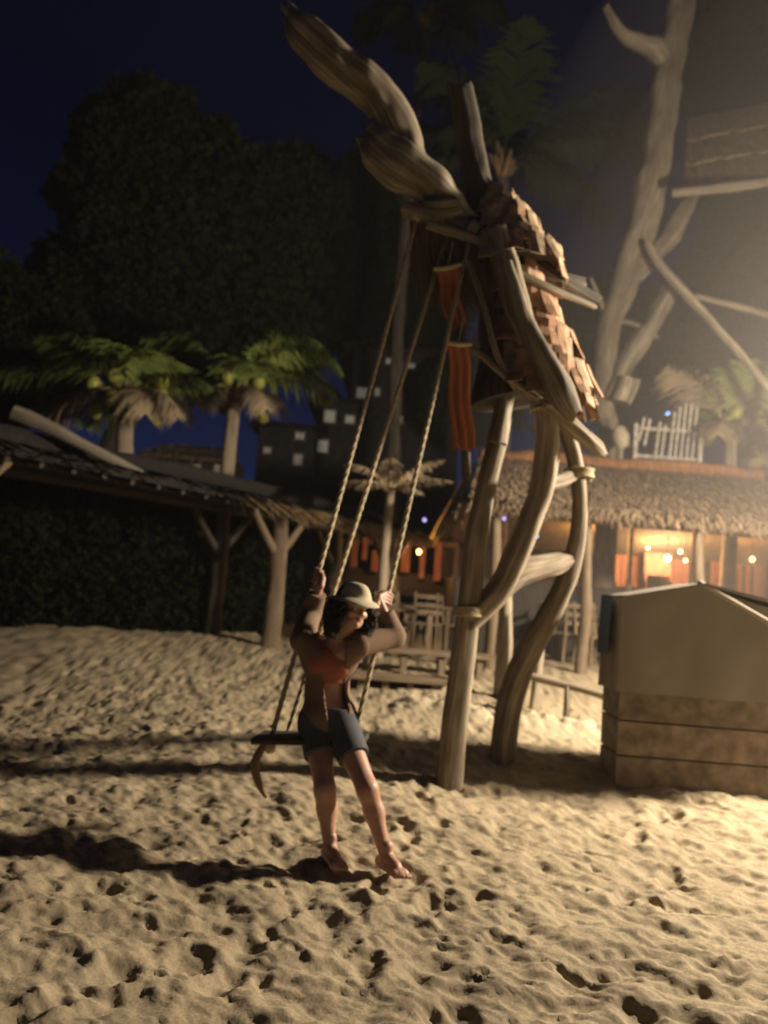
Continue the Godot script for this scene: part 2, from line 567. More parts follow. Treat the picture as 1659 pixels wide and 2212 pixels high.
# ---------------------------------------------------------------- plants
func frond_mesh(long: float, start: float, droop: float, pairs: int, leaf: float, seed_at: int, wide := 1.0) -> Array:     # [stalk, leaflets]: grows along +Z
	rng.seed = seed_at
	var pts := []
	var rad := []
	var p := Vector3.ZERO
	var steps := 14
	for k in steps + 1:
		var t := float(k) / steps
		pts.append(p); rad.append(lerpf(0.035, 0.005, pow(t, 0.7)))
		var e := start - droop * pow(t, 1.3)
		p += Vector3(0, sin(e), cos(e)) * long / steps
	var stalk := MB.new()
	limb(stalk, pts, rad, 6, 0.05, 0.02, Color(0.8, 0.8, 0.7), Color(1.1, 1.1, 0.9), 0.15)
	var b := MB.new()
	for k in pairs:
		var t := 0.14 + 0.86 * k / (pairs - 1.0)
		var at := t * steps
		var i0 := mini(int(at), steps - 1)
		var c: Vector3 = (pts[i0] as Vector3).lerp(pts[i0 + 1], at - i0)
		var dir: Vector3 = ((pts[i0 + 1] as Vector3) - pts[i0]).normalized()
		var l := leaf * pow(sin(PI * clampf(t * 0.84 + 0.14, 0, 1)), 0.65)
		for s in [-1.0, 1.0]:
			if rng.randf() < 0.06: continue
			var sag := rng.randf_range(0.15, 0.75)
			var d := (dir * rng.randf_range(0.55, 0.9) + Vector3(s, 0, 0) * 0.85 + Vector3.DOWN * sag * 0.4).normalized()
			var d2 := (d + Vector3.DOWN * (0.35 + sag)).normalized()
			var ll := l * rng.randf_range(0.8, 1.1)
			var q0 := c; var q1 := c + d * ll * 0.5; var q2 := q1 + d2 * ll * 0.5
			var w := dir * 0.022 * wide
			var col := Color.WHITE * rng.randf_range(0.7, 1.15)
			col.a = 1.0
			var nn := d.cross(dir).normalized()
			if nn.y < 0: nn = -nn
			b.quad(q0 - w * 0.5, q0 + w * 0.5, q1 + w, q1 - w, col, nn)
			var a := b.put(q1 - w, nn, Vector2.ZERO, col); var e := b.put(q1 + w, nn, Vector2.ZERO, col); var g := b.put(q2, nn, Vector2.ZERO, col)
			b.tri(a, e, g)
	return [stalk.mesh(), b.mesh()]


var frond_kinds := {}


func add_frond(root: Node3D, at: Vector3, toward: float, start: float, droop: float, long: float, material: Material, pairs := 46, leaf := 0.75, called := "frond", roll := 0.0, wide := 1.0) -> void:
	var key := "%.1f %.1f %.1f %d %.1f" % [start, droop, long, pairs, wide]
	if not frond_kinds.has(key):
		frond_kinds[key] = frond_mesh(long, start, droop, pairs, leaf, 100 + frond_kinds.size(), wide)
	var f := obj(called, frond_kinds[key][1], material, root)
	f.transform = Transform3D(Basis(Vector3.UP, PI / 2.0 - toward) * Basis(Vector3(0, 0, 1), roll), at)
	var s := obj("stalk", frond_kinds[key][0], material, f)
	s.transform = Transform3D.IDENTITY


func palm(called: String, label: String, base: Vector3, crown: Vector3, bend: Vector3, r: float, fronds: Array, nuts: int, frond_mat: Material, trunk_mat: Material, group := "") -> Node3D:
	var o := thing(called, label, "palm tree", base, group)
	var b := MB.new()
	var pts := []
	var rad := []
	var n := 26
	var long := base.distance_to(crown)
	for k in n + 1:
		var t := float(k) / n
		pts.append(base.lerp(crown, t) + bend * sin(t * PI))
		rad.append(r * (1.35 - 0.35 * smoothstep(0.0, 0.15, t)) * (1.0 - 0.22 * t))
	# ringed stem
	var cr := curve(pts, rad, 0.05)
	var line: PackedVector3Array = cr[0]; var rr: PackedFloat32Array = cr[1]
	var rpts := []
	var rrad := []
	var along := 0.0
	for k in line.size():
		if k: along += line[k].distance_to(line[k - 1])
		rpts.append(line[k]); rrad.append(rr[k] * (1.0 + 0.09 * (1.0 - fposmod(along / 0.17, 1.0)) + 0.03 * sin(along * 3.0)))
	limb(b, rpts, rrad, 12, 0.10, 0.06, Color(0.5, 0.48, 0.45), Color(1, 1, 1), 0.2, label.length())
	part("trunk", b, trunk_mat, o)
	rng.seed = int(crown.x * 100) + 7
	var boots := MB.new()
	for k in 16:                                   # dry leaf bases round the head of the stem
		var a := k * 2.4
		var d := Vector3(cos(a), rng.randf_range(0.3, 1.2), sin(a)).normalized()
		var c := crown + Vector3.DOWN * rng.randf_range(-0.1, 0.4)
		limb(boots, [c, c + d * r * 1.3, c + d * r * 2.4 + Vector3.UP * 0.12], [r * 0.6, r * 0.42, r * 0.16], 6, 0.2, 0.1, Color(0.5, 0.45, 0.4), Color(1, 1, 1), 0.1, k)
	part("leaf_base", boots, M.husk, o)
	for q in fronds:
		add_frond(o, crown - base + Vector3(cos(q[0]), 0.25, sin(q[0])) * r * 1.1, q[0], q[1], q[2], q[3], q[4] if q.size() > 4 else frond_mat, 50, 0.95 if frond_mat != M.leaf_dark else 1.15, "frond", 0.0, 1.25 if frond_mat != M.leaf_dark else 1.9)
	if nuts:
		for k in nuts:
			var a := k * 1.9 + 0.4
			var c := MB.new()
			ball(c, crown + Vector3(cos(a) * r * rng.randf_range(1.8, 4.2), 0.22 - 0.2 * (k % 4), sin(a) * r * rng.randf_range(1.6, 3.2)), Vector3(0.13, 0.165, 0.13), 8, 12, Color.WHITE * rng.randf_range(0.75, 1.1), Basis.from_euler(Vector3(rng.randf(), 0, rng.randf() - 0.5)), 0.08)
			part("coconut", c, M.coconut, o)
	return o


var leaf_sprig: ArrayMesh


func crown_of(root: Node3D, called: String, blobs: Array, per: float, size: float, material: Material, seed_at: int) -> void:
	if leaf_sprig == null:
		var b := MB.new()
		rng.seed = 5
		for k in 7:
			var d := Vector3(rng.randf_range(-1, 1), rng.randf_range(-0.6, 0.9), rng.randf_range(-1, 1)).normalized()
			var w := d.cross(Vector3(rng.randf_range(-1, 1), 1, rng.randf_range(-1, 1))).normalized() * 0.28
			var nn := d.cross(w).normalized()
			var col := Color.WHITE * rng.randf_range(0.6, 1.2)
			var a := b.put(d * 0.1, nn, Vector2.ZERO, col); var e := b.put(d * 0.6 + w, nn, Vector2.ZERO, col)
			var f := b.put(d * 1.2, nn, Vector2.ZERO, col); var g := b.put(d * 0.6 - w, nn, Vector2.ZERO, col)
			b.tri(a, e, f); b.tri(a, f, g)
		leaf_sprig = b.mesh()
	rng.seed = seed_at
	var ts := []
	for q in blobs:
		var r: Vector3 = q[1]
		var n := int(per * pow(r.x * r.y * r.z, 0.667))
		for k in n:
			var d := Vector3(rng.randfn(), rng.randfn(), rng.randfn()).normalized()
			var u := pow(rng.randf(), 0.28)
			u *= 1.0 + 0.35 * bump.get_noise_3dv(d * 45.0 + (q[0] as Vector3) * 9.0)
			var s := size * rng.randf_range(0.6, 1.4)
			ts.append(Transform3D(Basis.from_euler(Vector3(rng.randf() * TAU, rng.randf() * TAU, rng.randf() * TAU)).scaled(Vector3.ONE * s), (q[0] as Vector3) + d * u * r))
	var mm := MultiMesh.new()
	mm.transform_format = MultiMesh.TRANSFORM_3D
	mm.mesh = leaf_sprig
	mm.instance_count = ts.size()
	for k in ts.size():
		mm.set_instance_transform(k, ts[k].translated(-root.position))
	var o := MultiMeshInstance3D.new()
	o.name = local_name(root, called)
	o.multimesh = mm
	o.material_override = material
	o.set_meta("kind", "stuff")
	root.add_child(o)


func tree(called: String, label: String, base: Vector3, spots: Array, r: float, size: float, per: float, seed_at: int, group := "") -> void:   # spots [u, v, depth, radius in units]
	var o := thing(called, label, "tree", base, group)
	var blobs := []
	var mid := Vector3.ZERO
	for q in spots:
		var s: float = q[3] / FOC * q[2]
		var c := P(q[0], q[1], q[2])
		blobs.append([c, Vector3(s, s * 0.9, s * 0.8)])
		mid += c / spots.size()
	var b := MB.new()
	var fork := base.lerp(mid, 0.55)
	limb(b, [base, base.lerp(fork, 0.5) + Vector3(0.15, 0, 0.1), fork], [r * 1.3, r, r * 0.85], 10, 0.2, 0.1, Color(0.5, 0.5, 0.5), Color(1, 1, 1), 0.25, seed_at)
	part("trunk", b, M.drift_dark, o)
	var bb := MB.new()
	for q in blobs:
		var c: Vector3 = q[0]
		limb(bb, [fork, fork.lerp(c, 0.5) + Vector3(0, 0.2, 0), c], [r * 0.6, r * 0.4, r * 0.12], 7, 0.2, 0.08, Color(0.5, 0.5, 0.5), Color(1, 1, 1), 0.3, seed_at + 1)
	part("limb", bb, M.drift_dark, o)
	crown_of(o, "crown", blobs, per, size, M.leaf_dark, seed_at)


# ---------------------------------------------------------------- thatch
var straw_mesh: ArrayMesh


func straw(root: Node3D, called: String, ts: Array, material: Material) -> void:
	if straw_mesh == null:
		var b := MB.new()
		for k in 3:                                # a thin three-sided stalk of 1 m along +Y, pointed
			var a := TAU * k / 3; var e := TAU * (k + 1) / 3
			var p := Vector3(cos(a), 0, sin(a)) * 0.5; var q := Vector3(cos(e), 0, sin(e)) * 0.5
			var nn := (p + q).normalized()
			b.quad(p, q, q * 0.8 + Vector3(0, 0.6, 0), p * 0.8 + Vector3(0, 0.6, 0), Color.WHITE, nn)
			var i0 := b.put(p * 0.8 + Vector3(0, 0.6, 0), nn, Vector2.ZERO, Color.WHITE); var i1 := b.put(q * 0.8 + Vector3(0, 0.6, 0), nn, Vector2.ZERO, Color.WHITE)
			b.tri(i0, i1, b.put(Vector3(0, 1, 0), nn, Vector2.ZERO, Color.WHITE))
		straw_mesh = b.mesh()
	var mm := MultiMesh.new()
	mm.transform_format = MultiMesh.TRANSFORM_3D
	mm.use_colors = true
	mm.mesh = straw_mesh
	mm.instance_count = ts.size()
	for k in ts.size():
		mm.set_instance_transform(k, (ts[k] as Transform3D).translated(-root.position))
		var t := rng.randf_range(0.5, 1.15)
		mm.set_instance_color(k, Color(t, t * rng.randf_range(0.92, 1.0), t * rng.randf_range(0.82, 1.0)))
	var o := MultiMeshInstance3D.new()
	o.name = local_name(root, called)
	o.multimesh = mm
	o.material_override = material
	o.set_meta("kind", "stuff")
	root.add_child(o)


func stalk_at(p: Vector3, d: Vector3, long: float, w: float) -> Transform3D:
	var y := d.normalized()
	var x := y.cross(Vector3(0.3, 0.1, 0.9)).normalized()
	return Transform3D(Basis(x * w, y * long, x.cross(y) * w), p)


# one slope of a thatched roof between an eave line and a ridge line, in overlapping courses
func thatch_slope(root: Node3D, e0: Vector3, e1: Vector3, r0: Vector3, r1: Vector3, courses: int, thick: float, slab_mat: Material, straw_mat: Material, seed_at: int, dense := 34.0, fringe := 0.35) -> void:
	rng.seed = seed_at
	var up := (e1 - e0).cross(r0 - e0).normalized()
	if up.y < 0: up = -up
	var ts := []
	for c in courses:
		var t0 := float(c) / courses; var t1 := minf(1.0, (c + 1.25) / courses)
		var b := MB.new()
		var n := 28
		for k in n:                                # a slab with a wavy lower edge, thicker at its butt
			var s0 := float(k) / n; var s1 := float(k + 1) / n
			var ring := []
			for s in [s0, s1]:
				var wob: float = 0.05 * bump.get_noise_2d(s * 300.0, c * 90.0 + seed_at)
				var lo: Vector3 = e0.lerp(e1, s).lerp(r0.lerp(r1, s), t0 + wob)
				var hi: Vector3 = e0.lerp(e1, s).lerp(r0.lerp(r1, s), t1)
				ring.append([lo + up * (0.02 + c * 0.004), lo + up * thick, hi + up * thick * 0.6, hi + up * 0.01])
			var a: Array = ring[0]; var e: Array = ring[1]
			var col := Color.WHITE * rng.randf_range(0.8, 1.0)
			b.quad(a[0], e[0], e[1], a[1], col); b.quad(a[1], e[1], e[2], a[2], col); b.quad(a[3], e[3], e[0], a[0], col)
			if k == 0: b.quad(a[0], a[1], a[2], a[3], col)
			if k == n - 1: b.quad(e[0], e[1], e[2], e[3], col)
		part("thatch_course", b, slab_mat, root)
		var wide := e0.distance_to(e1)
		for k in int(wide * dense):
			var s := rng.randf()
			var lo: Vector3 = e0.lerp(e1, s).lerp(r0.lerp(r1, s), t0)
			var hi: Vector3 = e0.lerp(e1, s).lerp(r0.lerp(r1, s), t1)
			var down := (lo - hi).normalized()
			var d := (down + up * rng.randf_range(-0.22, 0.12) + (e1 - e0).normalized() * rng.randf_range(-0.25, 0.25) + Vector3.DOWN * 0.25).normalized()
			var over := rng.randf() < 0.7
			var q := lo.lerp(hi, rng.randf_range(0.0, 0.9) if over else 0.05) + up * thick * (rng.randf_range(0.9, 1.06) if over else rng.randf_range(0.2, 1.0))
			if over: d = (down + up * rng.randf_range(-0.09, 0.02) + (e1 - e0).normalized() * rng.randf_range(-0.12, 0.12)).normalized()
			ts.append(stalk_at(q, d, rng.randf_range(0.5, 1.3) * fringe, rng.randf_range(0.012, 0.03)))
	straw(root, "straw", ts, straw_mat)


# ---------------------------------------------------------------- furniture
func chair(label: String) -> Node3D:
	var o := thing("wooden_chair", label, "chair", Vector3.ZERO, "chairs under the thatched roofs")
	var b := MB.new()
	box(b, Vector3(0, 0.45, 0), Vector3(0.44, 0.035, 0.44))
	obj("seat", b.mesh(), M.post, o)
	for x in [-0.19, 0.19]:
		for z in [-0.19, 0.19]:
			var l := MB.new()
			beam(l, Vector3(x * 1.1, 0, z * 1.15), Vector3(x, 0.43, z), 0.04, 0.04, Vector3(0, 0, 1))
			obj("leg", l.mesh(), M.post, o)
		var s := MB.new()
		beam(s, Vector3(x, 0.45, -0.2), Vector3(x, 0.98, -0.29), 0.04, 0.03, Vector3(0, 0, 1))
		obj("back_post", s.mesh(), M.post, o)
	for k in 3:
		var s := MB.new()
		beam(s, Vector3(-0.19, 0.63 + k * 0.14, -0.232 - k * 0.024), Vector3(0.19, 0.63 + k * 0.14, -0.232 - k * 0.024), 0.015, 0.07)
		obj("back_slat", s.mesh(), M.post, o)
	return o


func table(label: String) -> Node3D:
	var o := thing("wooden_table", label, "table", Vector3.ZERO, "tables under the thatched roofs")
	for k in 4:
		var b := MB.new()
		beam(b, Vector3(-0.6, 0.74, -0.27 + k * 0.18), Vector3(0.6, 0.74, -0.27 + k * 0.18), 0.172, 0.035)
		obj("plank", b.mesh(), M.post, o)
	for x in [-0.52, 0.52]:
		for z in [-0.27, 0.27]:
			var l := MB.new()
			beam(l, Vector3(x, 0, z), Vector3(x, 0.72, z), 0.07, 0.07, Vector3(0, 0, 1))
			obj("leg", l.mesh(), M.post, o)
	return o


func copy(o: Node3D, at: Vector3, yaw: float, label: String) -> Node3D:
	var c := o.duplicate() as Node3D
	c.name = numbered(String(o.name))
	add_child(c)
	c.position = at
	c.rotation.y = yaw
	c.set_meta("label", label)
	return c


func glow_lamp(called: String, label: String, at: Vector3, r: float, material: StandardMaterial3D, energy: float, hang := 0.0, group := "") -> void:
	var o := thing(called, label, "lamp", at, group)
	var b := MB.new()
	ball(b, Vector3.ZERO, Vector3(r, r * 1.15, r), 8, 12)
	obj("bulb", b.mesh(), material, o)
	var s := MB.new()
	limb(s, [Vector3(0, r * 1.1, 0), Vector3(0, r * 1.1 + 0.06, 0)], [r * 0.45, r * 0.4], 8, 0, 0)
	if hang > 0.0:
		limb(s, [Vector3(0, r, 0), Vector3(0, hang, 0)], [0.008, 0.008], 6, 0, 0)
	obj("lamp_holder", s.mesh(), M.wood_dark, o)
	var l := OmniLight3D.new()
	l.name = "light"
	l.light_color = material.emission
	l.light_energy = energy
	l.light_size = r * 0.8
	l.omni_range = 30.0
	l.omni_attenuation = 2.0
	l.shadow_enabled = true
	o.add_child(l)


func window_on(root: Node3D, u: float, v: float, d: float, w: float, h: float, material: Material, bars: int) -> void:
	var c := P(u, v, d)
	c.z = -d
	var f := MB.new()
	var o := Node3D.new()
	o.name = local_name(root, "window")
	root.add_child(o)
	o.position = c - root.position
	for s in [-1.0, 1.0]:
		beam(f, Vector3(-w / 2 - 0.04, s * h / 2, 0.03), Vector3(w / 2 + 0.04, s * h / 2, 0.03), 0.08, 0.05)
		beam(f, Vector3(s * w / 2, -h / 2, 0.032), Vector3(s * w / 2, h / 2, 0.032), 0.05, 0.08, Vector3(0, 0, 1))
	obj("frame", f.mesh(), M.frame, o)
	var p := MB.new()
	box(p, Vector3(0, 0, 0.012), Vector3(w, h, 0.02))
	obj("window_pane", p.mesh(), material, o)
	for k in bars:
		var g := MB.new()
		var x := -w / 2 + w * (k + 1.0) / (bars + 1.0)
		beam(g, Vector3(x, -h / 2, 0.04), Vector3(x, h / 2, 0.04), 0.025, 0.02, Vector3(0, 0, 1))
		obj("bar", g.mesh(), M.frame, o)


func house_block(called: String, label: String, u0: float, u1: float, v_top: float, d: float, deep: float, wins: Array) -> void:
	var a := P(u0, v_top, d); var e := P(u1, v_top, d)
	var top := (a.y + e.y) / 2.0
	var base := Vector3((a.x + e.x) / 2.0, 0.5, -d - deep / 2.0)
	var o := thing(called, label, "house", base, "dark houses behind the beach")
	var w := e.x - a.x
	var b := MB.new()
	box(b, Vector3(0, (top - 0.5) / 2.0 - 0.1, 0), Vector3(w, top - 0.3, deep), Color.WHITE, 0.0, 0.02)
	obj("wall", b.mesh(), M.wall, o)
	var r := MB.new()
	var hh := top - 0.5
	var rise_h := w * 0.22
	var pts := [Vector3(-w / 2 - 0.4, hh + 0.06, deep / 2 + 0.4), Vector3(w / 2 + 0.4, hh + 0.06, deep / 2 + 0.4), Vector3(w / 2 + 0.4, hh + 0.06, -deep / 2 - 0.4), Vector3(-w / 2 - 0.4, hh + 0.06, -deep / 2 - 0.4)]
	var q0 := Vector3(-w * 0.2, hh + rise_h, 0); var q1 := Vector3(w * 0.2, hh + rise_h, 0)
	r.quad(pts[0], pts[1], q1, q0, Color.WHITE); r.quad(pts[2], pts[3], q0, q1, Color.WHITE)
	r.quad(pts[1], pts[2], q1, q1, Color.WHITE, Vector3(1, 1, 0).normalized()); r.quad(pts[3], pts[0], q0, q0, Color.WHITE, Vector3(-1, 1, 0).normalized())
	r.quad(pts[0], pts[3], pts[2], pts[1], Color.WHITE, Vector3.DOWN)
	obj("roof", r.mesh(), M.wood_dark, o)
	for k in wins:
		window_on(o, k[0], k[1], d, k[2] / FOC * d, k[3] / FOC * d, M.pane_lit if k[4] > 0 else M.pane_dim, absi(k[4]))


# ---------------------------------------------------------------- the buildings
func build_palapa() -> void:
	var e0 := P(-110, 968, 7.6); var e1 := P(905, 1168, 14.6)
	e0.y = 2.62; e1.y = 2.62
	var back := Vector3(e1.z - e0.z, 0, -(e1.x - e0.x)).normalized()
	if back.x > 0: back = -back
	var r0 := e0 + back * 1.0 + Vector3.UP * 0.22; var r1 := e1 + back * 1.0 + Vector3.UP * 0.22
	var o := thing("palapa", "long dark thatched palapa with a frayed straw eave on a braced post at left", "palapa", on_ground(e0.lerp(e1, 0.5)))
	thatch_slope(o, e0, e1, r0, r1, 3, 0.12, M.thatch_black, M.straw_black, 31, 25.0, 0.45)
	var fr := []
	for k in 900:
		var s := 0.42 + 0.58 * sqrt(rng.randf())
		fr.append(stalk_at(e0.lerp(e1, s) + Vector3.UP * rng.randf_range(0.0, 0.12), (-back + Vector3(rng.randf_range(-0.5, 0.5), -0.55, rng.randf_range(-0.5, 0.5))).normalized(), rng.randf_range(0.15, 0.5), rng.randf_range(0.012, 0.028)))
	straw(o, "eave_fringe", fr, M.straw)
	var f0 := e0 + back * 2.0; var f1 := e1 + back * 2.0
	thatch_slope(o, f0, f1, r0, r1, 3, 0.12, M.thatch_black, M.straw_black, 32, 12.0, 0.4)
	var axis := (e1 - e0).normalized()
	var cap := MB.new()
	limb(cap, [r0 + Vector3.UP * 0.1, r0.lerp(r1, 0.5) + Vector3.UP * 0.14, r1 + Vector3.UP * 0.1], [0.16, 0.17, 0.15], 10, 0.2, 0.08, Color(0.6, 0.6, 0.6), Color(1, 1, 1), 0.2)
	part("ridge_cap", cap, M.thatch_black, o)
	var spots := [0.02, 0.60, 0.95]
	for s in spots:
		for side in 2:
			var top := (e0 if side == 0 else f0).lerp(e1 if side == 0 else f1, s) + back * (0.35 if side == 0 else -0.35) + Vector3.UP * 0.12
			var foot := on_ground(top, -0.2)
			var b := MB.new()
			limb(b, [foot, foot.lerp(top, 0.5) + Vector3(0.03, 0, 0), top], [0.15, 0.135, 0.12], 12, 0.12, 0.06, Color(0.55, 0.5, 0.45), Color(1, 1, 1), 0.12, s * 10 + side)
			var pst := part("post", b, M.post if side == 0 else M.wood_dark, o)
			for k in [-1.0, 1.0]:
				var q := MB.new()
				limb(q, [Vector3(top.x, 1.95, top.z), Vector3(top.x, 2.2, top.z) + axis * k * 0.25, Vector3(top.x, 2.62, top.z) + axis * k * 0.62], [0.07, 0.065, 0.06], 8, 0.1, 0.05, Color(0.55, 0.5, 0.45), Color(1, 1, 1), 0.1, s + k)
				var off := o.position + pst.position
				for i in q.v.size(): q.v[i] -= off
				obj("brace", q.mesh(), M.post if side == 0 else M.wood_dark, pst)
	for side in 2:
		var b := MB.new()
		var s0 := (e0 if side == 0 else f0) + back * (0.35 if side == 0 else -0.35) + Vector3.UP * 0.06
		var s1 := (e1 if side == 0 else f1) + back * (0.35 if side == 0 else -0.35) + Vector3.UP * 0.06
		limb(b, [s0, s0.lerp(s1, 0.5), s1], [0.07, 0.065, 0.06], 8, 0.1, 0.05, Color(0.6, 0.6, 0.6), Color(1, 1, 1), 0.2)
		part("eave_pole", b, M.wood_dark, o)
	for k in 22:
		var s := (k + 0.5) / 22.0
		var b := MB.new()
		limb(b, [e0.lerp(e1, s) + Vector3.DOWN * 0.02, r0.lerp(r1, s) + Vector3.DOWN * 0.04], [0.035, 0.04], 6, 0.1, 0.04, Color(0.6, 0.6, 0.6), Color(1, 1, 1), 0.4, k)
		part("rafter", b, M.wood_dark, o)
	# the pale pole that lies on the thatch
	var pl := MB.new()
	limb(pl, [P(28, 893, 9.2), P(110, 925, 9.3), P(192, 968, 9.5), P(330, 1035, 9.9)], [0.10, 0.09, 0.07, 0.05], 9, 0.12, 0.06, Color(0.6, 0.6, 0.6), Color(1, 1, 1), 0.1, 3)
	var pb := P(110, 925, 9.3)
	var po := thing("driftwood_pole", "pale weathered pole sloping down across the dark palapa roof at far left", "pole", pb)
	part("shaft", pl, M.tree_grey, po)


func build_restaurant() -> void:
	var z0 := -10.6
	var x0 := 1.15; var x1 := 10.5
	var e0 := Vector3(x0, 2.76, z0); var e1 := Vector3(x1, 2.72, z0 - 0.4)
	var r0 := Vector3(x0 + 0.5, 3.95, z0 - 3.2); var r1 := Vector3(x1, 3.95, z0 - 3.4)
	var o := thing("thatched_restaurant", "open restaurant under a thick layered thatched roof with a glowing orange interior", "restaurant", Vector3(5.0, 0.55, -13.0))
	thatch_slope(o, e0, e1, r0, r1, 4, 0.2, M.thatch, M.straw_mid, 41, 420.0, 0.26)
	var f0 := Vector3(x0, 2.75, z0 - 6.6); var f1 := Vector3(x1, 2.75, z0 - 6.8)
	thatch_slope(o, f0, f1, r0, r1, 3, 0.2, M.thatch, M.straw_dark, 42, 10.0, 0.4)
	thatch_slope(o, e0 + Vector3(0.04, 0.01, -0.02), f0 + Vector3(0.04, 0.01, 0.02), r0 + Vector3(0.03, -0.03, 0), r0 + Vector3(0.03, -0.03, -0.2), 4, 0.16, M.thatch, M.straw, 43, 40.0, 0.4)
	var cap := MB.new()
	limb(cap, [r0 + Vector3(0, 0.12, 0), r0.lerp(r1, 0.5) + Vector3(0, 0.16, 0), r1 + Vector3(0, 0.12, 0)], [0.2, 0.22, 0.2], 10, 0.25, 0.1, Color(0.6, 0.6, 0.6), Color(1, 1, 1), 0.2)
	part("ridge_cap", cap, M.thatch_orange, o)
	for k in 5:                                    # front posts of peeled trunks
		var x: float = [1.6, 2.9, 4.5, 6.9, 8.6][k]
		var b := MB.new()
		var foot := on_ground(Vector3(x, 0, z0 - 0.35), -0.2)
		limb(b, [foot, Vector3(x + 0.04, 1.6, z0 - 0.36), Vector3(x, 2.72, z0 - 0.38)], [0.085, 0.08, 0.075], 10, 0.15, 0.06, Color(0.55, 0.5, 0.45), Color(1, 1, 1), 0.12, k)
		part("post", b, M.post, o)
	var eb := MB.new()
	limb(eb, [e0 + Vector3(0.1, 0.05, -0.38), e1 + Vector3(0, 0.05, -0.38)], [0.07, 0.07], 8, 0.1, 0.05, Color(0.6, 0.6, 0.6), Color(1, 1, 1), 0.3)
	part("eave_pole", eb, M.post, o)
	# raised terrace and back wall
	var slab := MB.new()
	box(slab, Vector3(6.0, 1.19, -16.2), Vector3(9.2, 1.5, 3.6), Color.WHITE, 0, 0.02)
	part("terrace", slab, M.wood_dark, o)
	var back := MB.new()
	box(back, Vector3(6.0, 2.75, -17.9), Vector3(9.2, 1.7, 0.15), Color.WHITE, 0, 0.02)
	part("back_wall", back, M.wood_dark, o)
	# upright orange wall boards; the bright sign board sits over the dark hatch
	var d := 17.3
	for u in [1222.0, 1240.0, 1262.0, 1293.0, 1312.0, 1328.0, 1347.0, 1368.0, 1456.0, 1474.0, 1465.0, 1484.0, 1335.0, 1358.0, 1302.0, 1540.0, 1552.0, 1564.0, 1582.0, 1600.0, 1618.0, 1638.0, 1652.0, 1672.0]:
		var p := P(u, 1230, d)
		var w: float = (0.11 if int(u) % 3 else 0.17)
		var tall: float = 1.0 + 0.12 * sin(u)
		var b := MB.new()
		box(b, Vector3(p.x, 1.95 + tall / 2.0, -d + 0.05 * sin(u * 3.0)), Vector3(w, tall, 0.05), Color.WHITE * (0.85 + 0.15 * sin(u * 7.0)), 0.0, 0.01)
		part("wall_board", b, M.wall_warm, o)
	var pc := P(1418, 1224, 17.0)
	var bb := MB.new()
	box(bb, Vector3(pc.x, 2.62, -16.9), Vector3(0.6, 0.5, 0.06), Color.WHITE, 0, 0.01)
	part("hood", bb, M.wall_warm, o)
	for s in [-1.0, 1.0]:
		var b := MB.new()
		box(b, Vector3(pc.x + s * 0.27, 2.16, -16.9), Vector3(0.07, 0.42, 0.06), Color.WHITE, 0, 0.01)
		part("hatch_post", b, M.wall_warm, o)
	var rail := MB.new()
	beam(rail, Vector3(2.6, 1.99, -15.2), Vector3(pc.x - 0.4, 1.99, -15.2), 0.06, 0.06)
	part("rail", rail, M.wall_warm, o)
	# hanging lamps
	glow_lamp("pendant_lamp", "brightest white pendant lamp beside the orange hood", P(1442, 1206, 16.2), 0.05, M.bulb_white, 2.2, 0.6, "lamps in the restaurant")
	glow_lamp("pendant_lamp", "small warm pendant lamp left of the orange hood", P(1399, 1183, 16.4), 0.03, M.bulb_warm, 1.3, 0.5, "lamps in the restaurant")
	glow_lamp("pendant_lamp", "upper of the two warm pendant lamps at the right end of the lit wall", P(1470, 1191, 16.2), 0.035, M.bulb_warm, 1.4, 0.5, "lamps in the restaurant")
	glow_lamp("pendant_lamp", "lower of the two warm pendant lamps at the right end of the lit wall", P(1481, 1211, 16.0), 0.03, M.bulb_warm, 1.3, 0.6, "lamps in the restaurant")
	glow_lamp("pendant_lamp", "dim warm pendant lamp at the left end of the lit wall", P(1300, 1160, 15.6), 0.025, M.bulb_warm, 1.0, 0.3, "lamps in the restaurant")
	glow_lamp("pendant_lamp", "tiny warm pendant lamp seen just right of the tower's right leg", P(1262, 1166, 15.9), 0.03, M.bulb_warm, 1.4, 0.3, "lamps in the restaurant")
	glow_lamp("pendant_lamp", "warm pendant lamp above the pink boards at the right edge", P(1625, 1208, 15.8), 0.04, M.bulb_warm, 1.8, 0.4, "lamps in the restaurant")
	glow_lamp("pendant_lamp", "warm lamp over the cluttered tables behind the swing ropes", P(905, 1192, 15.2), 0.04, M.bulb_warm, 1.3, 0.3, "lamps in the restaurant")
	glow_lamp("blue_lamp", "tiny bluish lamp under the eave left of the driftwood tower", P(917, 1123, 15.0), 0.035, M.bulb_violet, 0.05, 0.0, "tiny bluish lamps")
	glow_lamp("blue_lamp", "tiny violet lamp between the upper legs of the driftwood tower", P(1089, 1120, 15.0), 0.035, M.bulb_violet, 0.05, 0.0, "tiny bluish lamps")
	glow_lamp("blue_lamp", "tiny sky blue lamp beside the left leg of the driftwood tower", P(1070, 1160, 14.0), 0.035, M.bulb_blue, 0.05, 0.0, "tiny bluish lamps")
	glow_lamp("blue_lamp", "tiny blue lamp right of the tower's middle trunk", P(1158, 1158, 14.0), 0.035, M.bulb_blue, 0.05, 0.0, "tiny bluish lamps")
	glow_lamp("blue_lamp", "bright icy blue lamp above the restaurant roof by the pale stems", P(1443, 895, 17.5), 0.05, M.bulb_blue, 0.2, 0.0, "tiny bluish lamps")
	glow_lamp("blue_lamp", "tiny violet lamp right of the left coconut palm's trunk", P(352, 901, 19.0), 0.03, M.bulb_violet, 0.03, 0.0, "tiny bluish lamps")
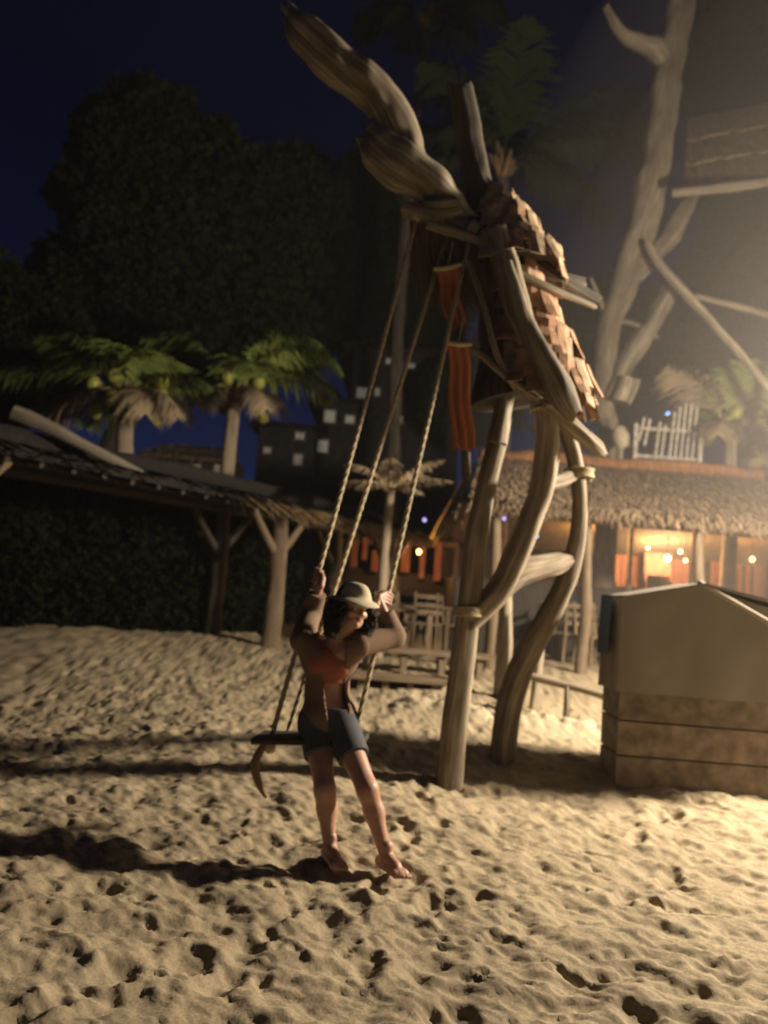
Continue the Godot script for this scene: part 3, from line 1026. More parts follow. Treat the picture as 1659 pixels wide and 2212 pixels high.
	for k in 11:                                     # bottles along the terrace rail
		var bo := thing("bottle", "%s bottle, %s from the left along the terrace rail of the lit restaurant" % ["brown" if k % 3 else "green", ["first", "second", "third", "fourth", "fifth", "sixth", "seventh", "eighth", "ninth", "tenth", "eleventh"][k]], "bottle", Vector3(3.0 + k * 0.27 + 0.05 * sin(k * 5.0), 2.02, -15.2), "bottles on the terrace rail")
		var g := MB.new()
		limb(g, [Vector3.ZERO, Vector3(0, 0.13, 0), Vector3(0, 0.18, 0), Vector3(0, 0.27, 0)], [0.036, 0.036, 0.014, 0.013], 10, 0, 0, Color.WHITE, Color.WHITE, 0.03)
		obj("glass", g.mesh(), M.glass_brown if k % 3 else M.glass_green, bo)
	# a second lit screen of boards far behind the ropes
	var so := thing("board_screen", "screen of orange and grey boards lit far behind the swing ropes", "screen", on_ground(P(850, 1240, 16.5)))
	for q in [[765.0, 1195.0, 16.0, 60.0], [788.0, 1185.0, 12.0, 50.0], [812.0, 1212.0, 20.0, 46.0], [846.0, 1190.0, 14.0, 36.0], [876.0, 1206.0, 20.0, 60.0], [912.0, 1215.0, 12.0, 70.0], [946.0, 1212.0, 15.0, 86.0]]:
		var p := P(q[0], q[1], 16.5)
		var b := MB.new()
		box(b, p, Vector3(q[2] / FOC * 16.5, q[3] / FOC * 16.5, 0.05), Color.WHITE, 0, 0.01)
		part("board", b, M.wall_warm, so)
	var sb := MB.new()
	var s0 := P(745, 1250, 16.7); var s1 := P(985, 1272, 16.7)
	beam(sb, s0, s1, 0.08, 0.5, Vector3.UP)
	part("base_board", sb, M.wood_dark, so)
	var st := MB.new()
	beam(st, P(740, 1168, 16.7), P(990, 1178, 16.7), 0.08, 0.12, Vector3.UP)
	part("top_rail", st, M.wood, so)
	for u in [742.0, 865.0, 988.0]:
		var b := MB.new()
		var p := P(u, 1170, 16.8)
		beam(b, on_ground(p, -0.1), p, 0.09, 0.09, Vector3(0, 0, 1))
		part("screen_post", b, M.wood, so)


func build_furniture() -> void:
	var c0 := chair("wooden chair nearest the tower's right leg, its back to the sand")
	c0.position = on_ground(P(1250, 1330, 12.6), 0.02); c0.rotation.y = 2.9
	var where := [[1285, 12.2, 0.4, "wooden chair facing the lit wall, second right of the tower's right leg"], [1318, 12.9, 2.2, "wooden chair beside the dark stand's left edge"],
		[1225, 13.2, 1.2, "wooden chair just behind the tower's right leg, turned sideways"], [790, 13.6, 2.6, "wooden chair straight above the swinger's head"], [842, 13.0, 0.3, "wooden chair by the right swing rope"],
		[880, 13.9, 1.9, "wooden chair between the right rope and the orange boards"], [925, 13.2, 2.9, "wooden chair in front of the brightest orange board"], [960, 14.2, 0.7, "wooden chair just left of the tower's left post"], [752, 14.4, 1.2, "wooden chair behind the left swing ropes"]]
	for q in where:
		copy(c0, on_ground(P(q[0], 1330, q[1]), 0.02), q[2], q[3])
	var t0 := table("wooden table among the chairs right of the driftwood tower")
	t0.position = on_ground(P(1268, 1330, 13.4), 0.02)
	for q in [[818, 13.6, 0.1, "wooden table straight behind the swinger's head"], [905, 13.8, -0.1, "wooden table before the orange boards behind the right rope"], [1345, 13.9, 0.1, "wooden table half hidden by the dark stand"]]:
		copy(t0, on_ground(P(q[0], 1330, q[1]), 0.02), q[2], q[3])
	# long low benches on the sand
	for q in [[762, 1368, 1080, 1450, 10.0, "long weathered bench running behind the tower's left post"], [762, 1436, 968, 1492, 9.0, "low narrow bench right behind the swinger's waist"], [806, 1306, 950, 1330, 12.4, "short pale bench below the orange boards"]]:
		var a := P(q[0], q[1], q[4]); var e := P(q[2], q[3], q[4])
		a.y = (a.y + e.y) / 2.0; e.y = a.y
		var o := thing("low_bench", q[5], "bench", on_ground((a + e) / 2.0), "long low benches on the sand")
		for k in 3:
			var b := MB.new()
			var off := Vector3(0, 0.004 * sin(k * 3.0), -0.17 + 0.17 * k)
			beam(b, a + off, e + off, 0.155, 0.05)
			part("plank", b, M.post, o)
		var n := 4
		for k in n:
			var p := a.lerp(e, (k + 0.4) / n)
			for s in [-0.15, 0.15]:
				var b := MB.new()
				beam(b, on_ground(p + Vector3(0, 0, s), -0.1), p + Vector3(0, -0.026, s), 0.08, 0.08, Vector3(0, 0, 1))
				part("leg", b, M.post, o)
	# fence of pale wood right of the tower
	var a := P(1150, 1462, 8.2); var e := P(1345, 1514, 7.8)
	var o := thing("low_fence", "low pale wooden rail fence between the tower and the dark stand", "fence", on_ground((a + e) / 2.0))
	var b := MB.new()
	limb(b, [a, a.lerp(e, 0.5) + Vector3(0, 0.01, 0), e], [0.045, 0.04, 0.042], 9, 0.15, 0.06, Color(0.7, 0.7, 0.7), Color(1, 1, 1), 0.1)
	part("rail", b, M.drift, o)
	for q in [[1112, 1452, 8.0, 0.055], [1330, 1500, 7.85, 0.05], [1225, 1482, 8.02, 0.035]]:
		var c := MB.new()
		var top := P(q[0], q[1], q[2])
		limb(c, [on_ground(top, -0.15), on_ground(top).lerp(top, 0.5) + Vector3(0.01, 0, 0), top], [q[3] * 0.9, q[3] * 1.1, q[3] * 0.8], 9, 0.15, 0.06, Color(0.7, 0.7, 0.7), Color(1, 1, 1), 0.06, q[0])
		part("post", c, M.drift_pale, o)
	for q in [[1095, 1282, 1086, 1440, 8.9, 0.085, "thick pale peeled post standing between the tower's legs"], [1172, 1300, 1152, 1470, 8.6, 0.045, "thin leaning pole behind the tower's right leg"]]:
		var top := P(q[0], q[1], q[4])
		var c := MB.new()
		var foot := on_ground(P(q[2], q[3], q[4]), -0.15)
		var po := thing("pale_post", q[6], "post", foot)
		limb(c, [foot, foot.lerp(top, 0.5) + Vector3(0.02, 0, 0), top], [q[5], q[5] * 1.1, q[5] * 0.8], 10, 0.18, 0.06, Color(0.7, 0.7, 0.7), Color(1, 1, 1), 0.06, q[0])
		part("shaft", c, M.drift_pale, po)


func build_stand() -> void:
	var d := 6.5
	var tl := P(1352, 1292, d); var g := on_ground(P(1338, 1650, d))
	var x0 := tl.x
	var o := thing("beach_stand", "boxy dark stand with grey canvas upper wall and brown plank skirt at right", "stand", Vector3(x0 + 0.9, rise(x0 + 0.9, -d), -d - 0.35))
	var x1 := x0 + 1.75
	var zf := -d; var zb := -d - 0.5
	var y0 := rise(x0, zf) - 0.03
	var ym := P(1350, 1478, d).y; var yt := tl.y
	var xp := P(1512, 1262, d).x
	var tones := [0.95, 1.1, 0.85]
	for k in 3:                                    # skirt boards, front and side
		var h := (ym - y0) / 3.0
		var y := y0 + h * (k + 0.5)
		var b := MB.new()
		beam(b, Vector3(x0 - 0.03, y, zf + 0.004 * k), Vector3(x1, y, zf + 0.004 * k), 0.03, h - 0.012, Vector3.UP, Color.WHITE * tones[k])
		part("plank", b, M.skirt, o)
		var s := MB.new()
		beam(s, Vector3(x0, y, zf - 0.03), Vector3(x0, y, zb), 0.03, h - 0.012, Vector3.UP, Color.WHITE * tones[k])
		part("plank", s, M.skirt, o)
	for x in [x0 + 0.05, x0 + 1.1, x1 - 0.05]:
		for z in [zf - 0.06, zb + 0.03]:
			var b := MB.new()
			beam(b, Vector3(x, y0 - 0.1, z), Vector3(x, yt - 0.03, z), 0.07, 0.07, Vector3(0, 0, 1))
			part("post", b, M.wood, o)
	var bk := MB.new()
	beam(bk, Vector3(x0 + 0.02, (y0 + ym) / 2.0, zf - 0.03), Vector3(x1, (y0 + ym) / 2.0, zf - 0.03), 0.015, ym - y0)
	beam(bk, Vector3(x0 + 0.03, (y0 + ym) / 2.0, zf - 0.05), Vector3(x0 + 0.03, (y0 + ym) / 2.0, zb), 0.015, ym - y0)
	part("backing", bk, M.wood_dark, o)
	# canvas walls with slack folds
	for side in 2:
		var b := MB.new()
		var n := 40; var m := 14
		for j in m + 1:
			for k in n + 1:
				var s := float(k) / n; var t := float(j) / m
				var fold := 0.025 * sin(s * 17.0 + t * 2.0) * (1.0 - t * 0.6) + 0.02 * bump.get_noise_2d(s * 160.0, t * 60.0 + side * 90)
				var peak := clampf(1.0 - absf(lerpf(x0, x1, s) - xp) / (xp - x0), -0.35, 1.0) * 0.15 if side == 0 else 0.0
				var y := lerpf(ym - 0.05, yt + peak, t)
				fold *= smoothstep(0.0, 0.06, s)
				var p := Vector3(lerpf(x0 - 0.064, x1, s), y, zf + 0.062 + fold * 0.9) if side == 0 else Vector3(x0 - 0.062 - fold * 0.9, y, lerpf(zf + 0.064, zb, s))
				b.put(p, Vector3(0, 0, 1) if side == 0 else Vector3(-1, 0, 0), Vector2(s, t), Color.WHITE)
		for j in m:
			for k in n:
				var a := j * (n + 1) + k
				b.tri(a, a + 1, a + n + 2); b.tri(a, a + n + 2, a + n + 1)
		for j in m + 1:
			for k in n + 1:
				var du := b.v[j * (n + 1) + mini(k + 1, n)] - b.v[j * (n + 1) + maxi(k - 1, 0)]
				var dv := b.v[mini(j + 1, m) * (n + 1) + k] - b.v[maxi(j - 1, 0) * (n + 1) + k]
				var nn := du.cross(dv).normalized()
				var at := j * (n + 1) + k
				b.n[at] = nn if nn.dot(b.n[at]) > 0 else -nn
		part("canvas_wall", b, M.canvas, o)
	var top := MB.new()
	beam(top, Vector3(x0 - 0.06, yt - 0.01, (zf + zb) / 2.0), Vector3(x1, yt - 0.01, (zf + zb) / 2.0), 0.56, 0.03)
	part("counter_top", top, M.wood, o)
	for q in [[x0 - 0.03, yt, xp, yt + 0.15], [xp, yt + 0.15, x1, yt - 0.05]]:      # cover pitched over a low ridge
		var cv := MB.new()
		beam(cv, Vector3((q[0] + q[2]) / 2.0, (q[1] + q[3]) / 2.0 + 0.012, zf + 0.11), Vector3((q[0] + q[2]) / 2.0, (q[1] + q[3]) / 2.0 + 0.012, zb - 0.02), Vector2(q[2] - q[0], q[3] - q[1]).length() + 0.01, 0.02, Vector3(q[1] - q[3], q[2] - q[0], 0).normalized())
		part("cover", cv, M.canvas, o)
	var rail := MB.new()
	var r0 := P(1508, 1256, 6.42); var r1 := P(1700, 1366, 6.3)
	limb(rail, [r0, r0.lerp(r1, 0.5), r1], [0.022, 0.02, 0.02], 8, 0.08, 0.04, Color(0.7, 0.7, 0.7), Color(1, 1, 1), 0.1)
	var ro := thing("bamboo_rail", "pale bamboo pole lying slantwise across the top of the dark stand", "pole", r0)
	part("shaft", rail, M.drift_pale, ro)
	# blue towel over the left corner
	var tw := MB.new()
	var n := 12; var m := 16
	for j in m + 1:
		for k in n + 1:
			var s := float(k) / n; var t := float(j) / m
			tw.put(Vector3(x0 - 0.105 - 0.012 * sin(s * 15.0), yt + 0.02 - t * 0.5, zf - 0.05 - s * 0.3) + Vector3(-0.02 * t, 0, 0), Vector3(-1, 0, 0), Vector2(s, t), Color.WHITE)
	for j in m:
		for k in n:
			var a := j * (n + 1) + k
			tw.tri(a, a + 1, a + n + 2); tw.tri(a, a + n + 2, a + n + 1)
	var to := thing("blue_towel", "dull blue towel hanging over the left corner of the dark stand", "towel", Vector3(x0, yt, zf))
	part("cloth", tw, M.blue_cloth, to)


func build_far() -> void:
	house_block("far_house", "tallest dark house, with barred lit windows beside the upper swing ropes", 764, 1010, 745, 27.0, 6.0, [[846, 768, 24, 14, 3], [887, 778, 24, 13, 3], [782, 840, 26, 27, 4], [815, 838, 12, 20, 2], [862, 900, 18, 20, 0]])
	house_block("far_house", "middle dark house with three pale barred windows left of the ropes", 684, 772, 862, 26.0, 5.0, [[711, 893, 26, 30, 4], [755, 900, 22, 20, 3], [696, 960, 24, 30, 3]])
	house_block("far_house", "lowest dark house with faint pinkish windows beyond the right palm", 556, 682, 918, 25.0, 5.0, [[646, 937, 22, 18, -1], [575, 969, 18, 16, -1], [642, 990, 20, 26, -2]])
	# low hut with shutters
	var a := P(325, 1000, 20.0); var e := P(490, 1000, 20.0)
	var o := thing("shuttered_hut", "low thatched hut with a row of pale shutters between the two palms", "hut", Vector3((a.x + e.x) / 2, 0.55, -20.5))
	var w := e.x - a.x
	var b := MB.new()
	box(b, Vector3(o.position.x, (a.y + 0.2) / 2 + 0.2, -21.2), Vector3(w, a.y + 0.3, 2.2), Color.WHITE, 0, 0.02)
	part("wall", b, M.wall, o)
	var y := P(410, 985, 20).y
	thatch_slope(o, Vector3(a.x - 0.3, y - 0.15, -19.6), Vector3(e.x + 0.3, y - 0.15, -19.6), Vector3(a.x, y + 0.45, -21.2), Vector3(e.x, y + 0.45, -21.2), 2, 0.12, M.thatch, M.straw, 51, 20.0, 0.35)
	for u in [346, 379, 420, 466]:
		var p := P(u, 1004, 20.0)
		var s := MB.new()
		box(s, Vector3(p.x, p.y - 0.1, -20.05), Vector3(0.2, 0.3, 0.04), Color.WHITE, 0, 0.01)
		part("shutter", s, M.white_paint, o)
	# far dim hut wall under the palapa, with one pale slit of a door ajar
	var dd := P(80, 1125, 13.5)
	var dob := thing("slim_lantern", "slim pale upright lantern glimmering under the palapa at far left", "lantern", dd)
	var lt := MB.new()
	beam(lt, Vector3(-0.01, -0.16, 0), Vector3(0.02, 0.16, 0), 0.05, 0.05, Vector3(0, 0, 1))
	obj("lantern_tube", lt.mesh(), glow(Color(0.7, 0.8, 1.0), 0.25), dob)
	var hk := MB.new()
	limb(hk, [Vector3(0.02, 0.16, 0), Vector3(0.02, 1.6, 0)], [0.01, 0.01], 6, 0, 0)
	obj("cord", hk.mesh(), M.wood_dark, dob)
	var ll := OmniLight3D.new()
	ll.name = "light"; ll.light_energy = 0.02; ll.light_color = Color(0.7, 0.8, 1.0); ll.light_size = 0.05; ll.shadow_enabled = true; ll.omni_range = 20.0; ll.omni_attenuation = 2.0
	ll.position = Vector3(0, 0, 0.05)
	dob.add_child(ll)


func build_plants() -> void:
	var far := "dark trees behind the beach"
	tree("broad_tree", "largest dark broadleaf tree, a black mass against the sky at left", Vector3(-8.5, 0.6, -21), [[310, 330, 19, 150], [215, 430, 19, 100], [440, 430, 19.5, 170], [330, 560, 19, 190], [560, 540, 20, 130], [180, 640, 19, 130], [500, 680, 20, 170], [640, 420, 21, 100]], 0.4, 0.2, 1500, 61, far)
	tree("broad_tree", "dark tree mass behind the swing ropes and the tall house", Vector3(-1.2, 0.6, -31), [[700, 640, 30, 120], [800, 560, 30, 150], [840, 420, 30, 110], [900, 660, 30, 120], [600, 720, 29, 110], [960, 500, 30, 120]], 0.4, 0.3, 1000, 62, far)
	tree("broad_tree", "dark tree filling the top right corner behind the bare tree", Vector3(13, 0.6, -24), [[1600, 120, 22, 150], [1680, 260, 22, 150], [1560, 20, 22, 90], [1690, 60, 22, 140], [1610, 400, 22, 110], [1680, 560, 22, 160]], 0.4, 0.26, 1000, 63, far)
	tree("broad_tree", "dim grey green tree behind the tower and the restaurant roof", Vector3(8.5, 0.6, -27), [[1280, 690, 25, 90], [1400, 740, 25, 110], [1560, 640, 25, 110], [1330, 820, 25, 110], [1460, 850, 25, 120], [1600, 800, 25, 130], [1240, 740, 26, 90], [1130, 760, 26, 110], [1020, 860, 26, 110]], 0.35, 0.26, 1000, 64, far)
	tree("broad_tree", "black leafy tree at the far left edge under the blue sky gap", Vector3(-13, 0.6, -18), [[-30, 660, 17, 110], [60, 760, 17, 130], [-60, 840, 17, 130]], 0.3, 0.2, 1500, 65, far)
	# hedge behind the palapa
	var h := thing("dark_hedge", "black hedge shutting off the view beneath the palapa roof", "hedge", Vector3(-6, 0.6, -11))
	var blobs := []
	var hl := Vector3(-9.6, 1.6, -8.3); var hr := Vector3(-2.3, 1.6, -13.9)
	for k in 12:
		blobs.append([hl.lerp(hr, k / 11.0) + Vector3(0, 0.1 * (k % 3), 0), Vector3(0.85, 1.35, 0.42)])
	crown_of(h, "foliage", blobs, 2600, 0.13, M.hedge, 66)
	var st := MB.new()
	for k in 12:
		st = MB.new()
		limb(st, [hl.lerp(hr, k / 11.0) + Vector3(0, -1.1, 0), hl.lerp(hr, k / 11.0) + Vector3(0.05, 0.4, 0)], [0.06, 0.03], 6, 0.1, 0.05)
		part("stem", st, M.drift_dark, h)
	# the two coconut palms on the left
	var c1 := P(272, 850, 13.6)
	palm("coconut_palm", "left coconut palm with clustered green nuts and a lit ringed trunk", on_ground(Vector3(c1.x + 0.02, 0, c1.z), -0.2), c1, Vector3(0.12, 0, 0), 0.175,
		[[2.95, 0.35, 0.8, 2.1], [3.6, 0.75, 1.6, 2.0], [2.4, 1.0, 1.3, 1.5], [1.9, 0.9, 2.0, 1.2], [0.35, 0.15, 1.5, 1.15, M.frond_dry], [0.9, 0.0, 1.4, 1.1, M.frond_dry], [2.5, -0.2, 1.1, 1.1, M.frond_dry], [0.2, 0.55, 1.2, 1.5], [0.7, 1.05, 1.0, 0.9], [4.6, 0.9, 1.4, 2.0], [5.5, 0.8, 1.4, 1.9], [3.1, -0.1, 1.2, 1.4, M.frond_dry], [1.3, 1.2, 0.9, 0.8], [4.0, 0.3, 1.4, 1.8]], 15, M.frond, M.trunk, "coconut palms at the left")
	var c2 := P(508, 850, 14.6)
	palm("coconut_palm", "right coconut palm with one broad frond arching over its dim trunk", on_ground(Vector3(c2.x + 0.12, 0, c2.z), -0.2), c2, Vector3(-0.05, 0, 0), 0.155,
		[[2.75, 1.05, 1.5, 1.9], [0.1, 1.15, 2.3, 2.4], [0.5, 1.2, 2.0, 2.2], [5.9, 0.8, 1.7, 2.0], [1.2, 0.9, 1.9, 1.3], [3.4, 0.5, 1.6, 1.6], [4.4, 0.9, 1.5, 2.0], [2.1, 0.0, 1.4, 1.0, M.frond_dry], [0.8, 0.1, 1.4, 1.1, M.frond_dry], [5.2, 1.0, 1.3, 2.0]], 6, M.frond, M.trunk, "coconut palms at the left")
	# tall palms seen against the sky
	var c3 := P(1085, 350, 17.0)
	palm("tall_palm", "tall dark palm whose fronds spread against the blue sky behind the tower", on_ground(Vector3(c3.x + 0.4, 0, c3.z), -0.2), c3, Vector3(0.2, 0, 0), 0.16,
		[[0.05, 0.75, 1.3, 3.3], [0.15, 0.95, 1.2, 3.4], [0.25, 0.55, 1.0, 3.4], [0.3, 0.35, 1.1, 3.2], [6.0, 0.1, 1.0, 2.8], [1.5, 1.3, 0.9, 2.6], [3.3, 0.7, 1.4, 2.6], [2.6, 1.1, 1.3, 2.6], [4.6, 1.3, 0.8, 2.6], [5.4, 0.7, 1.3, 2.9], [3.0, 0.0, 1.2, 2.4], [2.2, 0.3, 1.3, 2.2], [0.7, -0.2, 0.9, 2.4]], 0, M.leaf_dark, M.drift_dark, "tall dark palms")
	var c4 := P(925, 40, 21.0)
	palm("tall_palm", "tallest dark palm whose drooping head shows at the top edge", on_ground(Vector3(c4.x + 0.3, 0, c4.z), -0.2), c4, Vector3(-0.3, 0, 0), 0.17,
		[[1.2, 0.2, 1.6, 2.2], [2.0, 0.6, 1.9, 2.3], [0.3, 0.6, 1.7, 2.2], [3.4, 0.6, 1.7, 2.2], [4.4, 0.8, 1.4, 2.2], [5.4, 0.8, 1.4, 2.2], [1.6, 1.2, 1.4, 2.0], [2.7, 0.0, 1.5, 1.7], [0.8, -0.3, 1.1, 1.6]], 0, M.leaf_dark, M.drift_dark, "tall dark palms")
	# small palm over the restaurant roof
	var c5 := P(1578, 925, 15.5)
	palm("roadside_palm", "small pale palm with green nuts rising over the restaurant roof at right", on_ground(Vector3(c5.x - 0.1, 0, c5.z), -0.2), c5, Vector3(0.1, 0, 0), 0.15,
		[[2.7, 0.9, 0.9, 1.8, M.frond_dry], [3.3, 1.3, 1.0, 1.7, M.frond_dry], [0.3, 0.6, 1.6, 1.5, M.frond_dry], [5.7, -0.1, 1.0, 1.2, M.frond_dry], [0.9, -0.1, 1.1, 1.0, M.frond_dry], [2.2, 0.1, 1.3, 1.0, M.frond_dry], [1.6, 1.3, 0.7, 1.3], [4.5, 0.9, 1.3, 1.6], [6.1, 1.0, 1.2, 1.5], [3.9, 0.6, 1.3, 1.5]], 5, M.frond, M.trunk)
	# spiky plant seen through the ropes
	var y := on_ground(P(842, 1050, 12.0))
	var yo := thing("spiky_shrub", "spiky palm shrub seen between the ropes above the eave", "shrub", y)
	var ys := MB.new()
	var yt := P(842, 1060, 12.0)
	limb(ys, [y, y.lerp(yt, 0.5), yt], [0.1, 0.08, 0.07], 8, 0.2, 0.08, Color(0.6, 0.6, 0.6), Color(1, 1, 1), 0.15)
	part("stem", ys, M.trunk, yo)
	for q in [[0.0, 0.5, 0.7, 1.0], [0.4, 0.9, 0.9, 1.0], [2.9, 0.4, 0.9, 0.8], [3.4, 0.9, 1.1, 0.9], [1.6, 0.7, 1.2, 0.8], [1.0, 0.2, 0.8, 0.9], [2.2, 0.3, 0.9, 0.8], [4.7, 1.1, 0.9, 1.0], [5.6, 0.7, 0.9, 1.0]]:
		add_frond(yo, yt - y, q[0], q[1], q[2], q[3], M.frond_dry, 26, 0.3)


# ---------------------------------------------------------------- driftwood tower
func px(list: Array, unit_r: bool) -> Array:       # [[u, v, depth, radius in units]] to [points, radii]
	var p := []
	var r := []
	for q in list:
		p.append(P(q[0], q[1], q[2])); r.append(q[3] / FOC * q[2] if unit_r else q[3])
	return [p, r]


func log_part(o: Node3D, called: String, list: Array, material: Material, rough := 0.12, groove := 0.07, ragged := 0.05) -> void:
	var b := MB.new()
	var q := px(list, true)
	limb(b, q[0], q[1], 26, rough * 1.25, groove * 1.25, Color(0.38, 0.35, 0.31), Color(1, 1, 1), 0.03, float(o.get_child_count()) * 1.37 + 0.3, ragged)
	part(called, b, material, o)


func lashing(o: Node3D, c: Vector3, axis: Vector3, r: float, turns: int) -> void:
	var b := MB.new()
	var z := axis.normalized()
	var x := z.cross(Vector3(0.2, 0.3, 0.9)).normalized()
	var y := z.cross(x)
	var pts := []
	var rad := []
	for k in turns * 10 + 1:
		var a := TAU * k / 10.0
		pts.append(c + (x * cos(a) + y * sin(a)) * (r + 0.004 * sin(k * 2.3)) + z * (k / 10.0 - turns / 2.0) * 0.02); rad.append(0.011)
	limb(b, pts, rad, 5, 0.1, 0.05, Color(0.6, 0.6, 0.6), Color(1, 1, 1), 0.05)
	part("lashing", b, M.rope, o)


func build_tower() -> void:
	var base := on_ground(P(1020, 1650, 6.5))
	var o := thing("driftwood_tower", "towering driftwood swing frame with shingled cladding and a horn-like log on top", "swing frame", base)
	# the horn on top, in two lengths
	log_part(o, "horn_log", [[628, 38, 5.85, 20], [660, 75, 5.85, 34], [745, 150, 5.9, 42], [820, 215, 5.95, 42], [862, 290, 6.0, 40], [885, 350, 6.0, 38], [935, 420, 6.05, 32]], M.drift, 0.16, 0.09, 0.12)
	log_part(o, "horn_log", [[792, 290, 5.92, 24], [822, 322, 5.92, 40], [870, 360, 5.93, 44], [925, 405, 5.96, 42], [968, 442, 6.0, 32], [1000, 468, 6.05, 20]], M.drift_pale, 0.22, 0.10, 0.10)
	log_part(o, "root_knuckle", [[915, 440, 5.96, 24], [948, 446, 5.93, 34], [985, 440, 5.95, 28]], M.drift, 0.3, 0.12, 0.05)
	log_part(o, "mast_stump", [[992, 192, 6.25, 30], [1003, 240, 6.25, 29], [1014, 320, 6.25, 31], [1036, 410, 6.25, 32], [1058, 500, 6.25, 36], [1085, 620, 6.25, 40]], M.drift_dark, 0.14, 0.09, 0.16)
	# swing beam and the cross poles
	log_part(o, "swing_beam", [[878, 452, 5.98, 15], [930, 470, 5.98, 18], [1000, 496, 5.97, 18], [1075, 530, 6.0, 16]], M.drift, 0.15, 0.08, 0.04)
	log_part(o, "rail", [[925, 486, 5.86, 8], [985, 502, 5.86, 10], [1045, 522, 5.9, 9]], M.drift_pale, 0.15, 0.08, 0.03)
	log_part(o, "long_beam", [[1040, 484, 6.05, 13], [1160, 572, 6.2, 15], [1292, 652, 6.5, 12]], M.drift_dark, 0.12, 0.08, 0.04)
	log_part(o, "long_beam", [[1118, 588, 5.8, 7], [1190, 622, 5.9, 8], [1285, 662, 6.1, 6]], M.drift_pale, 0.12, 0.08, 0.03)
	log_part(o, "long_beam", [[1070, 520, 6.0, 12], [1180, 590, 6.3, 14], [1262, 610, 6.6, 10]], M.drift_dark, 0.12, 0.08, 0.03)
	# trunk that twists down through the cladding
	log_part(o, "trunk", [[1072, 500, 5.85, 26], [1098, 600, 5.8, 30], [1130, 710, 5.75, 28], [1160, 800, 5.75, 27], [1180, 880, 5.8, 26], [1180, 960, 5.9, 26], [1166, 1060, 6.0, 25], [1138, 1140, 6.0, 25], [1112, 1205, 6.02, 26], [1078, 1272, 6.02, 26], [1018, 1335, 6.0, 23]], M.drift, 0.09, 0.08, 0.05)
	log_part(o, "left_leg", [[1092, 856, 6.2, 20], [1074, 950, 6.15, 22], [1045, 1070, 6.1, 23], [1025, 1180, 6.05, 25], [1012, 1310, 6.0, 26], [996, 1440, 6.0, 26], [980, 1570, 6.0, 28], [966, 1720, 6.0, 31]], M.drift, 0.04, 0.08, 0.05)
	log_part(o, "right_leg", [[1200, 880, 6.4, 18], [1234, 970, 6.4, 17], [1250, 1070, 6.4, 16], [1246, 1165, 6.45, 18], [1220, 1253, 6.5, 23], [1178, 1340, 6.6, 25], [1136, 1420, 6.7, 26], [1112, 1480, 6.75, 26], [1094, 1555, 6.8, 26], [1080, 1680, 6.8, 28]], M.drift, 0.07, 0.08, 0.05)
	log_part(o, "fork_limb", [[1012, 1350, 6.0, 20], [1060, 1300, 6.05, 22], [1110, 1250, 6.1, 26], [1180, 1225, 6.3, 24], [1226, 1210, 6.45, 18]], M.drift, 0.18, 0.09, 0.05)
	log_part(o, "fork_limb", [[1164, 1050, 6.0, 16], [1210, 1040, 6.2, 15], [1250, 1020, 6.4, 13]], M.drift, 0.14, 0.08, 0.04)
	log_part(o, "pale_log", [[1094, 575, 5.62, 16], [1132, 690, 5.58, 20], [1172, 775, 5.55, 27], [1212, 850, 5.55, 33], [1244, 902, 5.58, 22]], M.drift_pale, 0.16, 0.09, 0.08)
	log_part(o, "lintel", [[1165, 868, 5.7, 14], [1225, 912, 5.8, 18], [1285, 962, 5.95, 16], [1305, 984, 6.0, 8]], M.drift, 0.16, 0.09, 0.05)
	log_part(o, "thin_pole", [[1004, 742, 5.7, 7], [1045, 772, 5.68, 7], [1090, 812, 5.65, 6], [1165, 862, 5.66, 6]], M.drift_pale, 0.1, 0.08, 0.03)
	log_part(o, "thin_pole", [[1012, 560, 5.7, 6], [1045, 660, 5.66, 6], [1075, 770, 5.66, 6], [1120, 850, 5.68, 5]], M.drift, 0.1, 0.08, 0.03)
	log_part(o, "thin_pole", [[985, 540, 5.85, 9], [992, 700, 5.85, 9], [1002, 880, 5.9, 9], [1008, 1040, 5.95, 10]], M.drift_dark, 0.1, 0.08, 0.03)
	log_part(o, "stub_post", [[1098, 836, 5.98, 24], [1094, 850, 5.98, 19], [1086, 890, 5.98, 19], [1074, 958, 6.0, 21]], M.drift_pale, 0.12, 0.08, 0.04)
	for q in [[1058, 505, 5.98, 1.0], [1020, 500, 5.96, 1.0], [1012, 1322, 6.0, 0.0], [1180, 880, 5.8, 0.3], [1250, 1024, 6.4, 0.0], [948, 474, 5.98, 2.0]]:
		var c := P(q[0], q[1], q[2])
		var ax := Vector3(0, 1, 0) if q[3] < 0.5 else (Vector3(1, -0.3, 0) if q[3] > 1.5 else Vector3(0.9, -0.5, 0.1))
		lashing(o, c, ax, 0.115 if q[3] < 0.5 else 0.075, 4)
	# core and cladding: overlapping curved shingles of driftwood bark, tier by tier
	var tiers := [[1064, 432, 6.3, 1094, 585, 6.25, 0.12, 0.44, 7], [1094, 590, 6.22, 1138, 862, 6.15, 0.20, 0.50, 11]]
	rng.seed = 77
	var tri_shapes := []
	for k in 5:
		var b := MB.new()
		var w := 0.075; var h := 0.23; var th := 0.008
		var top := []; var bot := []
		for j in 4:
			for s in 3:
				var x := (s - 1.0) * w * (1.0 + 0.12 * bump.get_noise_2d(k * 70.0, j * 40.0 + s * 90.0))
				var y := -h * j / 3.0 + (0.035 * bump.get_noise_2d(k * 50.0 + s * 60.0, 9.0) if j == 3 else 0.0)
				var z := 0.012 * (1.0 - absf(s - 1.0)) + 0.02 * j * j / 9.0 + 0.012 * bump.get_noise_2d(k * 33.0 + s * 40.0, j * 50.0)
				top.append(Vector3(x, y, z + th)); bot.append(Vector3(x, y, z))
